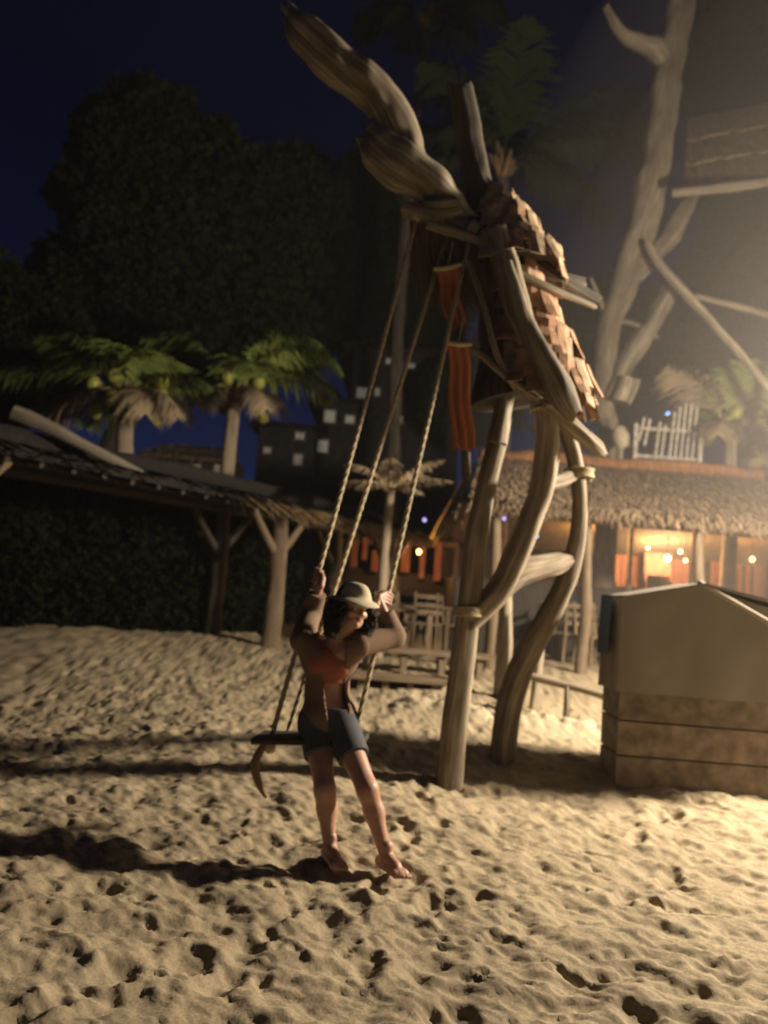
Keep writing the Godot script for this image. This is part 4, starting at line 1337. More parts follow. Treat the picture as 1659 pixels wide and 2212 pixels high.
		for j in 3:
			for s in 2:
				var a := j * 3 + s
				b.quad(top[a], top[a + 1], top[a + 4], top[a + 3], Color.WHITE, (top[a + 1] - top[a]).cross(top[a] - top[a + 3]).normalized())
		for j in 3:
			b.quad(top[j * 3], top[j * 3 + 3], bot[j * 3 + 3], bot[j * 3], Color(0.7, 0.7, 0.7), Vector3.LEFT)
			b.quad(top[j * 3 + 2], top[j * 3 + 5], bot[j * 3 + 5], bot[j * 3 + 2], Color(0.7, 0.7, 0.7), Vector3.RIGHT)
		for s in 2:
			b.quad(top[9 + s], top[10 + s], bot[10 + s], bot[9 + s], Color(0.8, 0.8, 0.8), Vector3.DOWN)
		tri_shapes.append(b.mesh())
	for t in tiers:
		var a := P(t[0], t[1], t[2]); var e := P(t[3], t[4], t[5])
		var core := MB.new()
		limb(core, [a, a.lerp(e, 0.5), e], [t[6] * 0.8, lerpf(t[6], t[7], 0.5) * 0.85, t[7] * 0.85], 16, 0.06, 0.04, Color(0.5, 0.5, 0.5), Color(1, 1, 1), 0.08)
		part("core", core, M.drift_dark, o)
		var rings: int = t[8]
		for k in rings:
			var f := (k + 0.15) / rings
			var c := a.lerp(e, f)
			var r: float = lerpf(t[6], t[7], pow(f, 0.8)) * (1.0 + 0.07 * sin(k * 2.1 + t[0]))
			var n := maxi(5, int(TAU * r / 0.155))
			for s in n:
				var ang := TAU * (s + 0.5 * (k % 2) + rng.randf_range(-0.12, 0.12)) / n
				var dir := Vector3(sin(ang), 0, cos(ang))
				if dir.z < -0.45 or dir.x < -0.4: continue              # the far side leans on the mast and carries no cladding
				var sh := MeshInstance3D.new()
				sh.name = local_name(o, "shingle")
				sh.mesh = tri_shapes[rng.randi() % 5]
				sh.material_override = M.shingle if rng.randf() < 0.5 else M.shingle_tan
				var tilt := Basis(Vector3.UP, ang) * Basis(Vector3.RIGHT, -rng.randf_range(0.08, 0.4)) * Basis(Vector3(0, 0, 1), rng.randf_range(-0.16, 0.16))
				sh.transform = Transform3D(tilt.scaled(Vector3.ONE * rng.randf_range(0.85, 1.25)), c + dir * r + Vector3(0, 0.07, 0) - base)
				o.add_child(sh)
	# frayed palm fibre under the swing beam
	var ts := []
	var bm := px([[886, 458, 6.0, 1], [990, 498, 6.0, 1], [1060, 530, 6.02, 1]], false)[0] as Array
	for k in 900:
		var s := rng.randf()
		var p: Vector3 = (bm[0] as Vector3).lerp(bm[1], s * 2.0) if s < 0.5 else (bm[1] as Vector3).lerp(bm[2], s * 2.0 - 1.0)
		p += Vector3(0, rng.randf_range(-0.05, 0.02), rng.randf_range(-0.16, 0.04))
		ts.append(stalk_at(p, Vector3(0.22 + rng.randf_range(-0.1, 0.14), -1, rng.randf_range(-0.1, 0.1)), rng.randf_range(0.25, 1.0) * lerpf(0.85, 0.6, s), rng.randf_range(0.006, 0.014)))
	straw(o, "fibre_fringe", ts, M.fibre)
	# orange cloths
	orange_cloth([942, 585, 5.8], [990, 575, 5.8], [966, 715, 5.8], [1006, 705, 5.8], "short faded orange cloth tied high under the swing beam", 1)
	orange_cloth([966, 742, 5.68], [1012, 748, 5.66], [975, 968, 5.72], [1024, 972, 5.7], "long orange cloth hanging beside the right swing rope", 2)


func orange_cloth(a: Array, b: Array, c: Array, d: Array, label: String, seed_at: int) -> void:
	var p0 := P(a[0], a[1], a[2]); var p1 := P(b[0], b[1], b[2]); var q0 := P(c[0], c[1], c[2]); var q1 := P(d[0], d[1], d[2])
	var o := thing("orange_cloth", label, "cloth", (p0 + p1) / 2.0, "orange cloths on the driftwood tower")
	var m := MB.new()
	var n := 24; var h := 30
	for side in 2:
		for j in h + 1:
			for k in n + 1:
				var s := float(k) / n; var t := float(j) / h
				var p := p0.lerp(p1, s).lerp(q0.lerp(q1, s), t)
				var fold := sin(s * 16.0 + sin(t * 3.0 + seed_at) * 1.2) * 0.022 + 0.02 * bump.get_noise_2d(s * 70.0 + seed_at * 50, t * 60.0)
				p += Vector3(0.01 * sin(t * 9.0), 0.03 * bump.get_noise_2d(s * 160.0, seed_at * 30.0) * t, fold * (0.4 + 0.8 * t) + side * 0.003)
				m.put(p, Vector3(0, 0, 1.0 if side else -1.0), Vector2(s, t), Color.WHITE * (0.85 + 0.3 * bump.get_noise_2d(s * 30.0, t * 30.0 + 50)))
		var first := side * (n + 1) * (h + 1)
		for j in h + 1:
			for k in n + 1:
				var du := m.v[first + j * (n + 1) + mini(k + 1, n)] - m.v[first + j * (n + 1) + maxi(k - 1, 0)]
				var dv := m.v[first + mini(j + 1, h) * (n + 1) + k] - m.v[first + maxi(j - 1, 0) * (n + 1) + k]
				var nn := du.cross(dv).normalized()
				var at := first + j * (n + 1) + k
				m.n[at] = nn if nn.dot(m.n[at]) > 0 else -nn
		for j in h:
			for k in n:
				var e := first + j * (n + 1) + k
				m.tri(e, e + 1, e + n + 2); m.tri(e, e + n + 2, e + n + 1)
	part("fabric", m, M.cloth_orange, o)
	var k := MB.new()
	limb(k, [p0 + Vector3(-0.02, 0.015, 0), p0.lerp(p1, 0.5) + Vector3(0, 0.0, 0.012), p1 + Vector3(0.02, 0.02, 0)], [0.018, 0.02, 0.018], 8, 0.2, 0.1)
	part("hem_cord", k, M.rope, o)
	var tie := MB.new()
	limb(tie, [p0.lerp(p1, 0.5), p0.lerp(p1, 0.5) + Vector3(0.03, 0.22, -0.03)], [0.008, 0.008], 6, 0.1, 0.05)
	part("tie", tie, M.rope, o)


# ---------------------------------------------------------------- bare tree and awning on the right
func build_bare_tree() -> void:
	var foot := on_ground(P(1312, 1000, 15.0), -0.3)
	var o := thing("bare_tree", "tall pale bare tree with a forked lower trunk leaning out at top right", "tree", foot)
	var d := 15.0
	var fp := MB.new()
	var up := px([[1318, 965, d, 20], [1306, 880, d, 21], [1308, 770, d, 23], [1322, 690, d, 25], [1356, 590, d, 32], [1388, 480, d, 32], [1408, 380, d, 32], [1428, 270, d, 32], [1440, 160, d, 30], [1458, 70, d, 30], [1478, -40, d, 28]], true)
	var pts: Array = [foot] + (up[0] as Array)
	var rad: Array = [0.26] + (up[1] as Array)
	limb(fp, pts, rad, 16, 0.12, 0.06, Color(0.5, 0.47, 0.42), Color(1, 1, 1), 0.12, 4.0)
	part("trunk", fp, M.tree_grey, o)
	for q in [[[1440, 140, d, 22], [1415, 106, d - 0.1, 24], [1378, 92, d - 0.2, 18], [1340, 68, d - 0.3, 12], [1308, 14, d - 0.4, 8]], [[1318, 868, d - 0.2, 15], [1352, 790, d - 0.2, 20], [1408, 700, d - 0.2, 20], [1450, 620, d - 0.2, 20]], [[1360, 600, d, 22], [1420, 540, d - 0.1, 22], [1470, 470, d - 0.1, 19], [1500, 420, d - 0.1, 12]], [[1312, 690, d, 8], [1292, 640, d, 6], [1276, 600, d - 0.1, 3]], [[1320, 690, d, 6], [1370, 700, d - 0.2, 5], [1420, 730, d - 0.3, 4]]]:
		log_part(o, "branch", q, M.tree_grey, 0.14, 0.06, 0.03)
	log_part(o, "cut_stub", [[1340, 870, d - 0.4, 24], [1352, 840, d - 0.4, 26], [1358, 818, d - 0.4, 24]], M.drift_pale, 0.12, 0.06, 0.04)
	# the pale block on the roof ridge
	var c := P(1341, 945, 14.2)
	var so := thing("pale_block", "pale faceted block resting at the foot of the bare tree above the roof", "stone", c)
	var sb := MB.new()
	ball(sb, Vector3.ZERO, Vector3(0.17, 0.24, 0.16), 4, 6, Color.WHITE, Basis(Vector3(0, 0, 1), 0.3), 0.25)
	obj("stone", sb.mesh(), M.drift_pale, so)
	var p := MB.new()
	limb(p, [c + Vector3(0, -0.9, 0), c + Vector3(0, -0.1, 0)], [0.06, 0.06], 8, 0.1, 0.05)
	part("stem", p, M.tree_grey, so)
	# awning behind it: a lookout roof on poles
	var a0 := P(1478, 425, 14.2); var a1 := P(1800, 438, 13.0); var b0 := P(1486, 262, 15.8); var b1 := P(1800, 240, 14.6)
	a1.y = a0.y; b1.y = b0.y
	var foot2 := on_ground(P(1700, 900, 14.8))
	var w := thing("lookout_awning", "brown sloping lookout awning with a pale edge pole at the right edge", "awning", foot2)
	thatch_slope(w, a0, a1, b0, b1, 3, 0.1, M.awning, M.straw_dark, 91, 12.0, 0.3)
	var ep := MB.new()
	limb(ep, [a0 + Vector3(-0.25, 0.0, 0.1), a0.lerp(a1, 0.5) + Vector3(0, -0.03, 0.1), a1 + Vector3(0, 0, 0.1)], [0.085, 0.09, 0.09], 10, 0.1, 0.05, Color(0.6, 0.6, 0.6), Color(1, 1, 1), 0.12)
	part("edge_pole", ep, M.tree_grey, w)
	for q in [[[1400, 528, 14.4, 7], [1440, 590, 14.2, 10], [1560, 720, 13.6, 9], [1720, 905, 12.8, 9]], [[1500, 640, 14.4, 6], [1600, 664, 14.2, 7], [1720, 700, 14.0, 7]]]:
		log_part(w, "brace_pole", q, M.drift_pale, 0.08, 0.05, 0.03)
	for q in [[a1, 0.1], [b1, 0.1], [a0.lerp(a1, 0.75), 0.08]]:
		var b := MB.new()
		var top: Vector3 = q[0]
		limb(b, [on_ground(top, -0.2), on_ground(top).lerp(top, 0.5) + Vector3(0.05, 0, 0), top], [q[1], q[1], q[1]], 9, 0.1, 0.05, Color(0.6, 0.6, 0.6), Color(1, 1, 1), 0.2)
		part("post", b, M.tree_grey, w)
	# white picket rail above the restaurant roof
	var k0 := P(1378, 975, 15.2); var k1 := P(1512, 975, 15.2)
	var fo := thing("picket_rail", "white picket rail with an arched top seen above the restaurant roof", "railing", on_ground((k0 + k1) / 2.0))
	for q in [[1386, 902, 940], [1398, 905, 950], [1420, 912, 985], [1432, 918, 990], [1452, 890, 975], [1464, 878, 975], [1476, 872, 980], [1488, 872, 985], [1500, 878, 985]]:
		var b := MB.new()
		beam(b, P(q[0] - 6, q[2] + 12, 15.2), P(q[0] + 6, q[1], 15.2), 0.05, 0.03, Vector3(0, 0, 1))
		part("picket", b, M.white_paint, fo)
	for v in [930.0, 990.0]:
		var b := MB.new()
		beam(b, P(1374, v - 6, 15.24), P(1514, v + 4, 15.24), 0.03, 0.06)
		part("rail", b, M.white_paint, fo)
	for u in [1374.0, 1514.0]:
		var b := MB.new()
		var top := P(u, 915, 15.24)
		beam(b, on_ground(top, -0.1), top, 0.08, 0.08, Vector3(0, 0, 1))
		part("post", b, M.white_paint, fo)


# ---------------------------------------------------------------- swing and person
var rope_l := []
var rope_r := []


func on_rope(r: Array, t: float) -> Vector3:
	return (r[0] as Vector3).lerp(r[1], t) + Vector3(0, -0.03 * sin(t * PI), 0)


func build_swing() -> void:
	var s_l := P(585, 1597, 4.62); var s_r := P(764, 1600, 4.56)
	rope_l = [P(901, 470, 5.98), s_l]
	rope_r = [P(1016, 508, 5.97), s_r]
	var s_b := P(622, 1580, 4.86)
	var o := thing("rope_swing", "plank swing hung on three long ropes from the driftwood tower", "swing", (s_l + s_r) / 2.0)
	var k := 0
	for q in [rope_l, rope_r, [P(972, 490, 6.02), s_b]]:
		var pts := []
		var rad := []
		for j in 41:
			pts.append(on_rope(q, j / 40.0)); rad.append(0.0125)
		var b := MB.new()
		var cr := curve(pts, rad, 0.03)
		var line: PackedVector3Array = cr[0]
		for strand in 3:                              # laid rope: three strands wound round each other
			var sp := []
			var sr := []
			var along := 0.0
			for j in line.size():
				if j: along += line[j].distance_to(line[j - 1])
				var a := along / 0.10 * TAU / 2.0 + TAU * strand / 3.0
				sp.append(line[j] + Vector3(cos(a), 0, sin(a)) * 0.0085); sr.append(0.0095)
			limb(b, sp, sr, 5, 0.05, 0.0, Color(0.8, 0.8, 0.8), Color(1, 1, 1), 0.05)
		part("rope", b, M.rope, o)
		var c := MB.new()
		var e: Vector3 = q[1]
		ball(c, e + Vector3(0, -0.045, 0), Vector3(0.034, 0.04, 0.034), 7, 10, Color.WHITE, Basis.IDENTITY, 0.25)
		ball(c, q[0], Vector3(0.05, 0.05, 0.06), 7, 10, Color.WHITE, Basis.IDENTITY, 0.25)
		part("knot", c, M.rope, o)
		k += 1
	# the seat: one thick board
	var b := MB.new()
	var axis := (s_r - s_l).normalized()
	beam(b, s_l - axis * 0.09 + Vector3(0, -0.002, -0.07), s_r + axis * 0.07 + Vector3(0, -0.002, -0.07), 0.30, 0.035, Vector3.UP, Color.WHITE, 0.008)
	part("seat", b, M.wood_dark, o)
	# loose rope end below the left end of the seat
	var t := MB.new()
	limb(t, [s_l + Vector3(-0.03, -0.03, 0), s_l + Vector3(-0.075, -0.14, 0.02), s_l + Vector3(-0.04, -0.25, 0.03), s_l + Vector3(0.01, -0.33, 0.03)], [0.022, 0.026, 0.02, 0.008], 8, 0.3, 0.15)
	part("rope_end", t, M.fibre, o)


func bend(s: Vector3, t: Vector3, l1: float, l2: float, pole: Vector3) -> Vector3:      # elbow between shoulder and wrist
	var d := clampf(s.distance_to(t), 0.05, l1 + l2 - 0.004)
	var a := (l1 * l1 - l2 * l2 + d * d) / (2.0 * d)
	var h := sqrt(maxf(l1 * l1 - a * a, 0.0))
	var dir := (t - s).normalized()
	var side := (pole - dir * pole.dot(dir)).normalized()
	return s + dir * a + side * h


func hand_on(b: MB, rope: Array, grip: Vector3, from: Vector3, col: Color) -> Vector3:     # returns the wrist; the hand closes round the rope at grip
	var r_a: Vector3 = rope[0]; var r_b: Vector3 = rope[1]
	var up := (r_a - r_b).normalized()
	var back := (from - grip)
	back = (back - up * back.dot(up)).normalized()          # from the rope towards the arm
	var side := up.cross(back).normalized()
	var bones := []
	var palm_c := grip + back * 0.034
	var wrist := palm_c + back * 0.065 - up * 0.035
	for k in 4:                                            # palm
		var f := (k - 1.5) * 0.021
		bones.append([wrist + up * f * 0.5, palm_c + up * f + side * 0.004, 0.017, 0.0135])
	var lens := [0.021, 0.025, 0.027, 0.024]
	for k in 4:                                            # little finger lowest, index highest
		var f: float = (k - 1.5) * 0.0215
		var prev := palm_c + up * f + side * 0.012
		var R := 0.027
		for j in 3:
			var ang: float = 0.75 + (j + 1) * 1.15 * (0.85 + 0.1 * lens[k] / 0.025)
			var nx := grip + up * (f * 0.95) + (back * cos(ang) + side * sin(ang)) * R
			bones.append([prev, nx, 0.0095 - j * 0.0006, 0.0090 - j * 0.0006])
			prev = nx
	var t0 := palm_c - side * 0.014 + up * 0.022 + back * 0.02
	var t1 := grip + up * 0.044 - side * 0.026 + back * 0.010
	var t2 := grip + up * 0.050 - side * 0.014 - back * 0.022
	bones.append([wrist.lerp(palm_c, 0.4) - side * 0.01, t0, 0.013, 0.0125])
	bones.append([t0, t1, 0.012, 0.0105]); bones.append([t1, t2, 0.0100, 0.0085])
	bones.append([wrist + (from - wrist).normalized() * 0.04, wrist, 0.024, 0.021])
	flesh(b, bones, 0.0035, 420.0, [], col)
	return wrist


func build_person() -> void:
	var hip_l := P(683, 1566, 4.66); var hip_r := P(737, 1572, 4.62)
	var pelvis := (hip_l + hip_r) / 2.0 + Vector3(0, 0.03, -0.02)
	var waist := P(706, 1490, 4.72)
	var chest := P(712, 1425, 4.72)
	var neck0 := P(734, 1371, 4.68)
	var head_c := P(763, 1313, 4.58)
	var sh_l := P(654, 1384, 4.72); var sh_r := P(776, 1392, 4.62)
	var kn_l := P(702, 1706, 4.36); var kn_r := P(794, 1706, 4.33)
	var an_l := P(712, 1832, 4.30); var an_r := P(834, 1842, 4.24)
	an_l.y = rise(an_l.x, an_l.z) + 0.085; an_r.y = rise(an_r.x, an_r.z) + 0.085
	var o := thing("person", "person seated on the plank swing in orange top, tan open shirt and dark shorts", "person", (on_ground(an_l) + on_ground(an_r)) / 2.0)
	var skin := Color.WHITE
	var body := MB.new()
	# arms up to the ropes
	var grip_l := on_rope(rope_l, 0.735); var grip_r := on_rope(rope_r, 0.765)
	var hb := MB.new()
	var hb2 := MB.new()
	var w_l := hand_on(hb, rope_l, grip_l, sh_l + Vector3(0.0, -0.25, 0.1), skin)
	var w_r := hand_on(hb2, rope_r, grip_r, sh_r + Vector3(-0.06, -0.25, 0.12), skin)
	var el_l := bend(sh_l, w_l, 0.27, 0.25, Vector3(-0.22, -1, 0.15)); var el_r := bend(sh_r, w_r, 0.27, 0.25, Vector3(0.08, -1, 0.25))
	var bones := [
		[pelvis + Vector3(-0.05, 0, 0), pelvis + Vector3(0.05, 0, 0), 0.115, 0.115], [pelvis, waist, 0.115, 0.095], [waist, chest, 0.095, 0.105],
		[chest + Vector3(-0.05, 0, 0), chest + Vector3(0.05, 0, 0), 0.10, 0.10], [chest.lerp(sh_l, 0.35), sh_l, 0.085, 0.058], [chest.lerp(sh_r, 0.35), sh_r, 0.085, 0.058],
		[chest + Vector3(-0.06, -0.01, 0.06), chest + Vector3(-0.06, -0.02, 0.065), 0.052, 0.052], [chest + Vector3(0.07, -0.01, 0.06), chest + Vector3(0.07, -0.02, 0.065), 0.052, 0.052],
		[chest, neck0, 0.085, 0.052], [neck0, head_c + Vector3(0, -0.07, -0.01), 0.050, 0.047],
		[hip_l, kn_l, 0.088, 0.056], [hip_r, kn_r, 0.088, 0.056],
		[kn_l, kn_l.lerp(an_l, 0.35) + Vector3(0, 0, -0.02), 0.053, 0.053], [kn_l.lerp(an_l, 0.35) + Vector3(0, 0, -0.02), an_l, 0.053, 0.034],
		[kn_r, kn_r.lerp(an_r, 0.35) + Vector3(0, 0, -0.02), 0.053, 0.053], [kn_r.lerp(an_r, 0.35) + Vector3(0, 0, -0.02), an_r, 0.053, 0.034],
		[kn_l + Vector3(0, 0.01, 0.02), kn_l + Vector3(0, -0.01, 0.02), 0.042, 0.042], [kn_r + Vector3(0, 0.01, 0.02), kn_r + Vector3(0, -0.01, 0.02), 0.042, 0.042],
		[sh_l, el_l, 0.052, 0.038], [el_l, w_l, 0.038, 0.024], [sh_r, el_r, 0.052, 0.038], [el_r, w_r, 0.038, 0.024],
	]
	flesh(body, bones, 0.012, 75.0, [], skin)
	# feet with toes
	for s in 2:
		var an := an_l if s == 0 else an_r
		var toe := P(744, 1888, 4.08) if s == 0 else P(884, 1894, 4.06)
		var d := Vector3(toe.x - an.x, 0, toe.z - an.z).normalized()
		var sd := Vector3(-d.z, 0, d.x)
		var g := Vector3(0, an.y - 0.07, 0)
		var at := func(f: float, l: float, y: float) -> Vector3: return Vector3(an.x, g.y + y, an.z) + d * f + sd * l
		var fb := [[an + Vector3(0, 0.05, 0), an, 0.036, 0.036], [at.call(-0.045, 0.0, 0.032), at.call(0.0, 0.0, 0.04), 0.032, 0.034], [an, at.call(0.09, -0.005, 0.045), 0.036, 0.028], [at.call(-0.02, 0.012, 0.028), at.call(0.13, 0.028, 0.02), 0.026, 0.019], [at.call(-0.02, -0.01, 0.026), at.call(0.14, -0.022, 0.022), 0.026, 0.022], [at.call(0.09, 0.0, 0.04), at.call(0.14, 0.004, 0.022), 0.026, 0.02]]
		for k in 5:
			var l := (k - 2.0) * 0.0175
			var f := 0.155 - 0.006 * absf(k - 1.0) - 0.004 * k
			fb.append([at.call(0.135, l * 0.95, 0.02), at.call(f + 0.022, l * 1.1, 0.012), 0.0105 if k else 0.014, 0.0085 if k else 0.012])
		flesh(body, fb, 0.006, 190.0, [], skin)
	# head in its own axes: +z the way the face looks
	var hx := Basis(Vector3.UP, 0.62) * Basis(Vector3.RIGHT, 0.10) * Basis(Vector3(0, 0, 1), -0.12)
	var H := func(x: float, y: float, z: float) -> Vector3: return head_c + hx * Vector3(x, y, z)
	var hbones := [
		[H.call(0, 0.035, -0.025), H.call(0, 0.04, 0.012), 0.077, 0.073], [H.call(0, -0.01, 0.01), H.call(0, -0.02, 0.03), 0.066, 0.058], [H.call(-0.015, -0.07, 0.04), H.call(0.015, -0.07, 0.04), 0.040, 0.040],
		[H.call(0, -0.092, 0.066), H.call(0, -0.088, 0.062), 0.021, 0.024], [H.call(-0.05, -0.05, 0.0), H.call(-0.02, -0.085, 0.055), 0.026, 0.021], [H.call(0.05, -0.05, 0.0), H.call(0.02, -0.085, 0.055), 0.026, 0.021],
		[H.call(0, 0.012, 0.087), H.call(0, -0.022, 0.106), 0.009, 0.0125], [H.call(-0.011, -0.027, 0.092), H.call(0.011, -0.027, 0.092), 0.0095, 0.0095],
		[H.call(-0.045, 0.024, 0.068), H.call(-0.012, 0.022, 0.084), 0.011, 0.011], [H.call(0.045, 0.024, 0.068), H.call(0.012, 0.022, 0.084), 0.011, 0.011],
		[H.call(-0.045, -0.028, 0.058), H.call(-0.035, -0.03, 0.064), 0.021, 0.019], [H.call(0.045, -0.028, 0.058), H.call(0.035, -0.03, 0.064), 0.021, 0.019],
		[H.call(-0.076, 0.02, -0.005), H.call(-0.073, -0.025, 0.0), 0.013, 0.009], [H.call(0.076, 0.02, -0.005), H.call(0.073, -0.025, 0.0), 0.013, 0.009],
		[H.call(0, -0.06, -0.03), neck0.lerp(head_c, 0.35), 0.048, 0.047],
	]
	flesh(body, hbones, 0.0045, 230.0, [], skin)
	var main := part("body", body, M.skin, o)
	part("hand", hb, M.skin, o)
	part("hand", hb2, M.skin, o)
	for s in [-1.0, 1.0]:
		var e := MB.new()
		ball(e, H.call(s * 0.030, 0.003, 0.071), Vector3(0.0125, 0.0125, 0.0125), 8, 12)
		var ey := part("eye", e, M.eye_white, o)
		var i := MB.new()
		ball(i, H.call(s * 0.030 + 0.002, 0.002, 0.0805), Vector3(0.0062, 0.0062, 0.0042), 6, 10, Color.WHITE, hx)
		var off := o.position + ey.position
		for k in i.v.size(): i.v[k] -= off
		obj("iris", i.mesh(), M.eye_dark, ey)
		var br := MB.new()
		limb(br, [H.call(s * 0.013, 0.029, 0.093), H.call(s * 0.03, 0.035, 0.087), H.call(s * 0.05, 0.027, 0.07)], [0.0035, 0.0045, 0.0025], 6, 0.1, 0.1)
		part("eyebrow", br, M.hair, o)
	for y in [-0.052, -0.061]:
		var lp := MB.new()
		limb(lp, [H.call(-0.024, -0.056, 0.078), H.call(-0.009, y, 0.093), H.call(0.009, y, 0.093), H.call(0.024, -0.056, 0.078)], [0.002, 0.0055, 0.0055, 0.002], 7, 0, 0, Color.WHITE, Color.WHITE, 0.006)
		part("lip", lp, M.lip, o)
	# curly dark hair: a cap, a loose bulk blown to the right, locks on the shoulder
	var hair := MB.new()
	var back_n := hx * Vector3(0, -0.62, 0.78).normalized()
	var cb := [[H.call(0, 0.045, -0.035), H.call(0, 0.052, 0.0), 0.098, 0.09], [H.call(0, 0.0, -0.06), H.call(0, -0.05, -0.05), 0.08, 0.06], [H.call(-0.05, 0.08, -0.03), H.call(-0.07, 0.02, -0.03), 0.05, 0.045]]
	flesh(hair, cb, 0.006, 120.0, [[back_n, back_n.dot(H.call(0, 0.066, 0.052))]], Color.WHITE)
	rng.seed = 404
	for k in 330:
		var a := rng.randf_range(-2.3, 2.3) + PI
		var y0 := rng.randf_range(-0.05, 0.045)
		var r0 := 0.085 * sqrt(maxf(0.1, 1.0 - pow((y0 - 0.03) / 0.13, 2.0)))
		var p0: Vector3 = H.call(sin(a) * r0, y0, cos(a) * r0 - 0.02)
		var outward := (p0 - head_c).normalized()
		var pts := [p0]
		var rd := [0.007]
		var q := p0
		var wind := Vector3(0.5, -0.1, -0.1) if y0 > 0.06 else Vector3(-0.1, -1.0, -0.1)
		var ph := rng.randf() * TAU
		var m := 5 if y0 > 0.06 else 8
		for j in m:
			q += (outward * (0.5 - j * 0.07) + wind * (0.35 + j * 0.1)).normalized() * 0.021
			pts.append(q + Vector3(cos(ph + j * 1.7), sin(ph + j * 1.3), sin(ph + j * 1.7)) * 0.009); rd.append(0.0075 - j * 0.0008)
		limb(hair, pts, rd, 5, 0.1, 0.0, Color(0.7, 0.7, 0.7), Color(1, 1, 1), 0.012)
	part("hair", hair, M.hair, o)
	# pale soft sun hat with a short drooping brim
	var hat := MB.new()
	var hf := hx * Basis(Vector3.RIGHT, -0.12)
	var rows := 16; var cols := 36
	var prof := [[0.001, 0.152], [0.03, 0.151], [0.06, 0.144], [0.082, 0.128], [0.095, 0.105], [0.103, 0.08], [0.108, 0.058], [0.125, 0.048], [0.148, 0.036], [0.166, 0.022], [0.168, 0.018], [0.147, 0.031], [0.122, 0.043], [0.103, 0.053], [0.098, 0.08], [0.090, 0.105], [0.06, 0.138]]
	for j in rows + 1:
		for k in cols + 1:
			var a := TAU * (k % cols) / cols
			var wob := 1.0 + 0.035 * sin(a * 3.0 + j) + 0.02 * sin(a * 5.0)
			var rr: float = prof[j][0] * wob
			var flop := 0.014 * sin(a * 2.0 + 1.0) * clampf((prof[j][0] - 0.105) / 0.05, 0.0, 1.0)
			hat.put(head_c + hf * Vector3(cos(a) * rr * 0.95, prof[j][1] + flop, sin(a) * rr * 1.05 - 0.012), Vector3.UP, Vector2(a, j * 0.02), Color.WHITE)
	for j in rows + 1:
		for k in cols + 1:
			var dk := hat.v[j * (cols + 1) + (k + 1) % cols] - hat.v[j * (cols + 1) + (k + cols - 1) % cols]
			var dj := hat.v[mini(j + 1, rows) * (cols + 1) + k] - hat.v[maxi(j - 1, 0) * (cols + 1) + k]
			hat.n[j * (cols + 1) + k] = dj.cross(dk).normalized() * (1.0 if dj.cross(dk).dot(hat.v[j * (cols + 1) + k] - head_c) > 0 == (j < 10) else -1.0)
	for j in rows:
		for k in cols:
			var a0 := j * (cols + 1) + k
			hat.tri(a0, a0 + 1, a0 + cols + 2); hat.tri(a0, a0 + cols + 2, a0 + cols + 1)
	part("sun_hat", hat, M.hat, o)
	# necklace
	var nk := MB.new()
	var np := []
	var nr := []
	for k in 21:
		var a := TAU * k / 20.0
		np.append(neck0 + Vector3(cos(a) * 0.068, -0.006 - 0.022 * sin(a), sin(a) * 0.068)); nr.append(0.0035)
	limb(nk, np, nr, 6, 0, 0, Color.WHITE, Color.WHITE, 0.01)
	part("necklace", nk, M.gold, o)
	# orange top: the trunk a little fuller, cut at neckline and above the waist
	var e := 0.010
	var topm := MB.new()
	var tb := [[waist.lerp(chest, 0.25), chest, 0.098 + e, 0.105 + e], [chest + Vector3(-0.05, 0, 0), chest + Vector3(0.05, 0, 0), 0.10 + e, 0.10 + e],
		[chest + Vector3(-0.06, -0.01, 0.06), chest + Vector3(-0.06, -0.02, 0.065), 0.052 + e, 0.052 + e], [chest + Vector3(0.07, -0.01, 0.06), chest + Vector3(0.07, -0.02, 0.065), 0.052 + e, 0.052 + e], [waist, chest, 0.098 + e, 0.10 + e]]
	flesh(topm, tb, 0.010, 60.0, [[Vector3.UP, chest.y + 0.08], [Vector3.DOWN, -(waist.y + 0.05)]], Color.WHITE)
	for s in [-1.0, 1.0]:
		limb(topm, [chest + Vector3(s * 0.075, 0.05, 0.10), chest + Vector3(s * 0.085, 0.13, 0.07), chest + Vector3(s * 0.08, 0.155, -0.01), chest + Vector3(s * 0.07, 0.08, -0.11)], [0.014, 0.012, 0.012, 0.012], 8, 0, 0)
	part("orange_top", topm, M.top, o)
	# tan shirt, worn open: two fronts, back and rolled sleeves
	var shm := MB.new()
	e = 0.022
	var sb := [[pelvis + Vector3(-0.03, 0.02, 0), pelvis + Vector3(0.03, 0.02, 0), 0.122 + e, 0.122 + e], [pelvis, waist, 0.118 + e, 0.108 + e], [waist, chest, 0.108 + e, 0.108 + e], [chest + Vector3(-0.05, 0, 0), chest + Vector3(0.05, 0, 0), 0.102 + e, 0.102 + e],
		[chest.lerp(sh_l, 0.35), sh_l, 0.09 + e, 0.058 + e], [chest.lerp(sh_r, 0.35), sh_r, 0.09 + e, 0.058 + e]]
	var fwd := Vector3(0.25, 0.12, 1).normalized()
	var rt := Vector3(1, 0.16, -0.25).normalized()
	flesh(shm, sb, 0.011, 75.0, [[Vector3.UP, neck0.y - 0.01], [Vector3.DOWN, -(pelvis.y - 0.05)], [[fwd, fwd.dot(chest) - 0.01], [rt, rt.dot(chest) - 0.062], [-rt, -rt.dot(chest) - 0.066]]], Color.WHITE)
	for s in 2:
		var a := sh_l if s == 0 else sh_r
		var k := el_l if s == 0 else el_r
		var w := w_l if s == 0 else w_r
		var cut := (w - k).normalized()
		flesh(shm, [[a, k, 0.056 + e, 0.046 + e], [k, k.lerp(w, 0.7), 0.046 + e, 0.040 + e]], 0.010, 90.0, [[cut, cut.dot(k.lerp(w, 0.62))]], Color.WHITE)
	part("tan_shirt", shm, M.shirt, o)
	# shorts
	var st := MB.new()
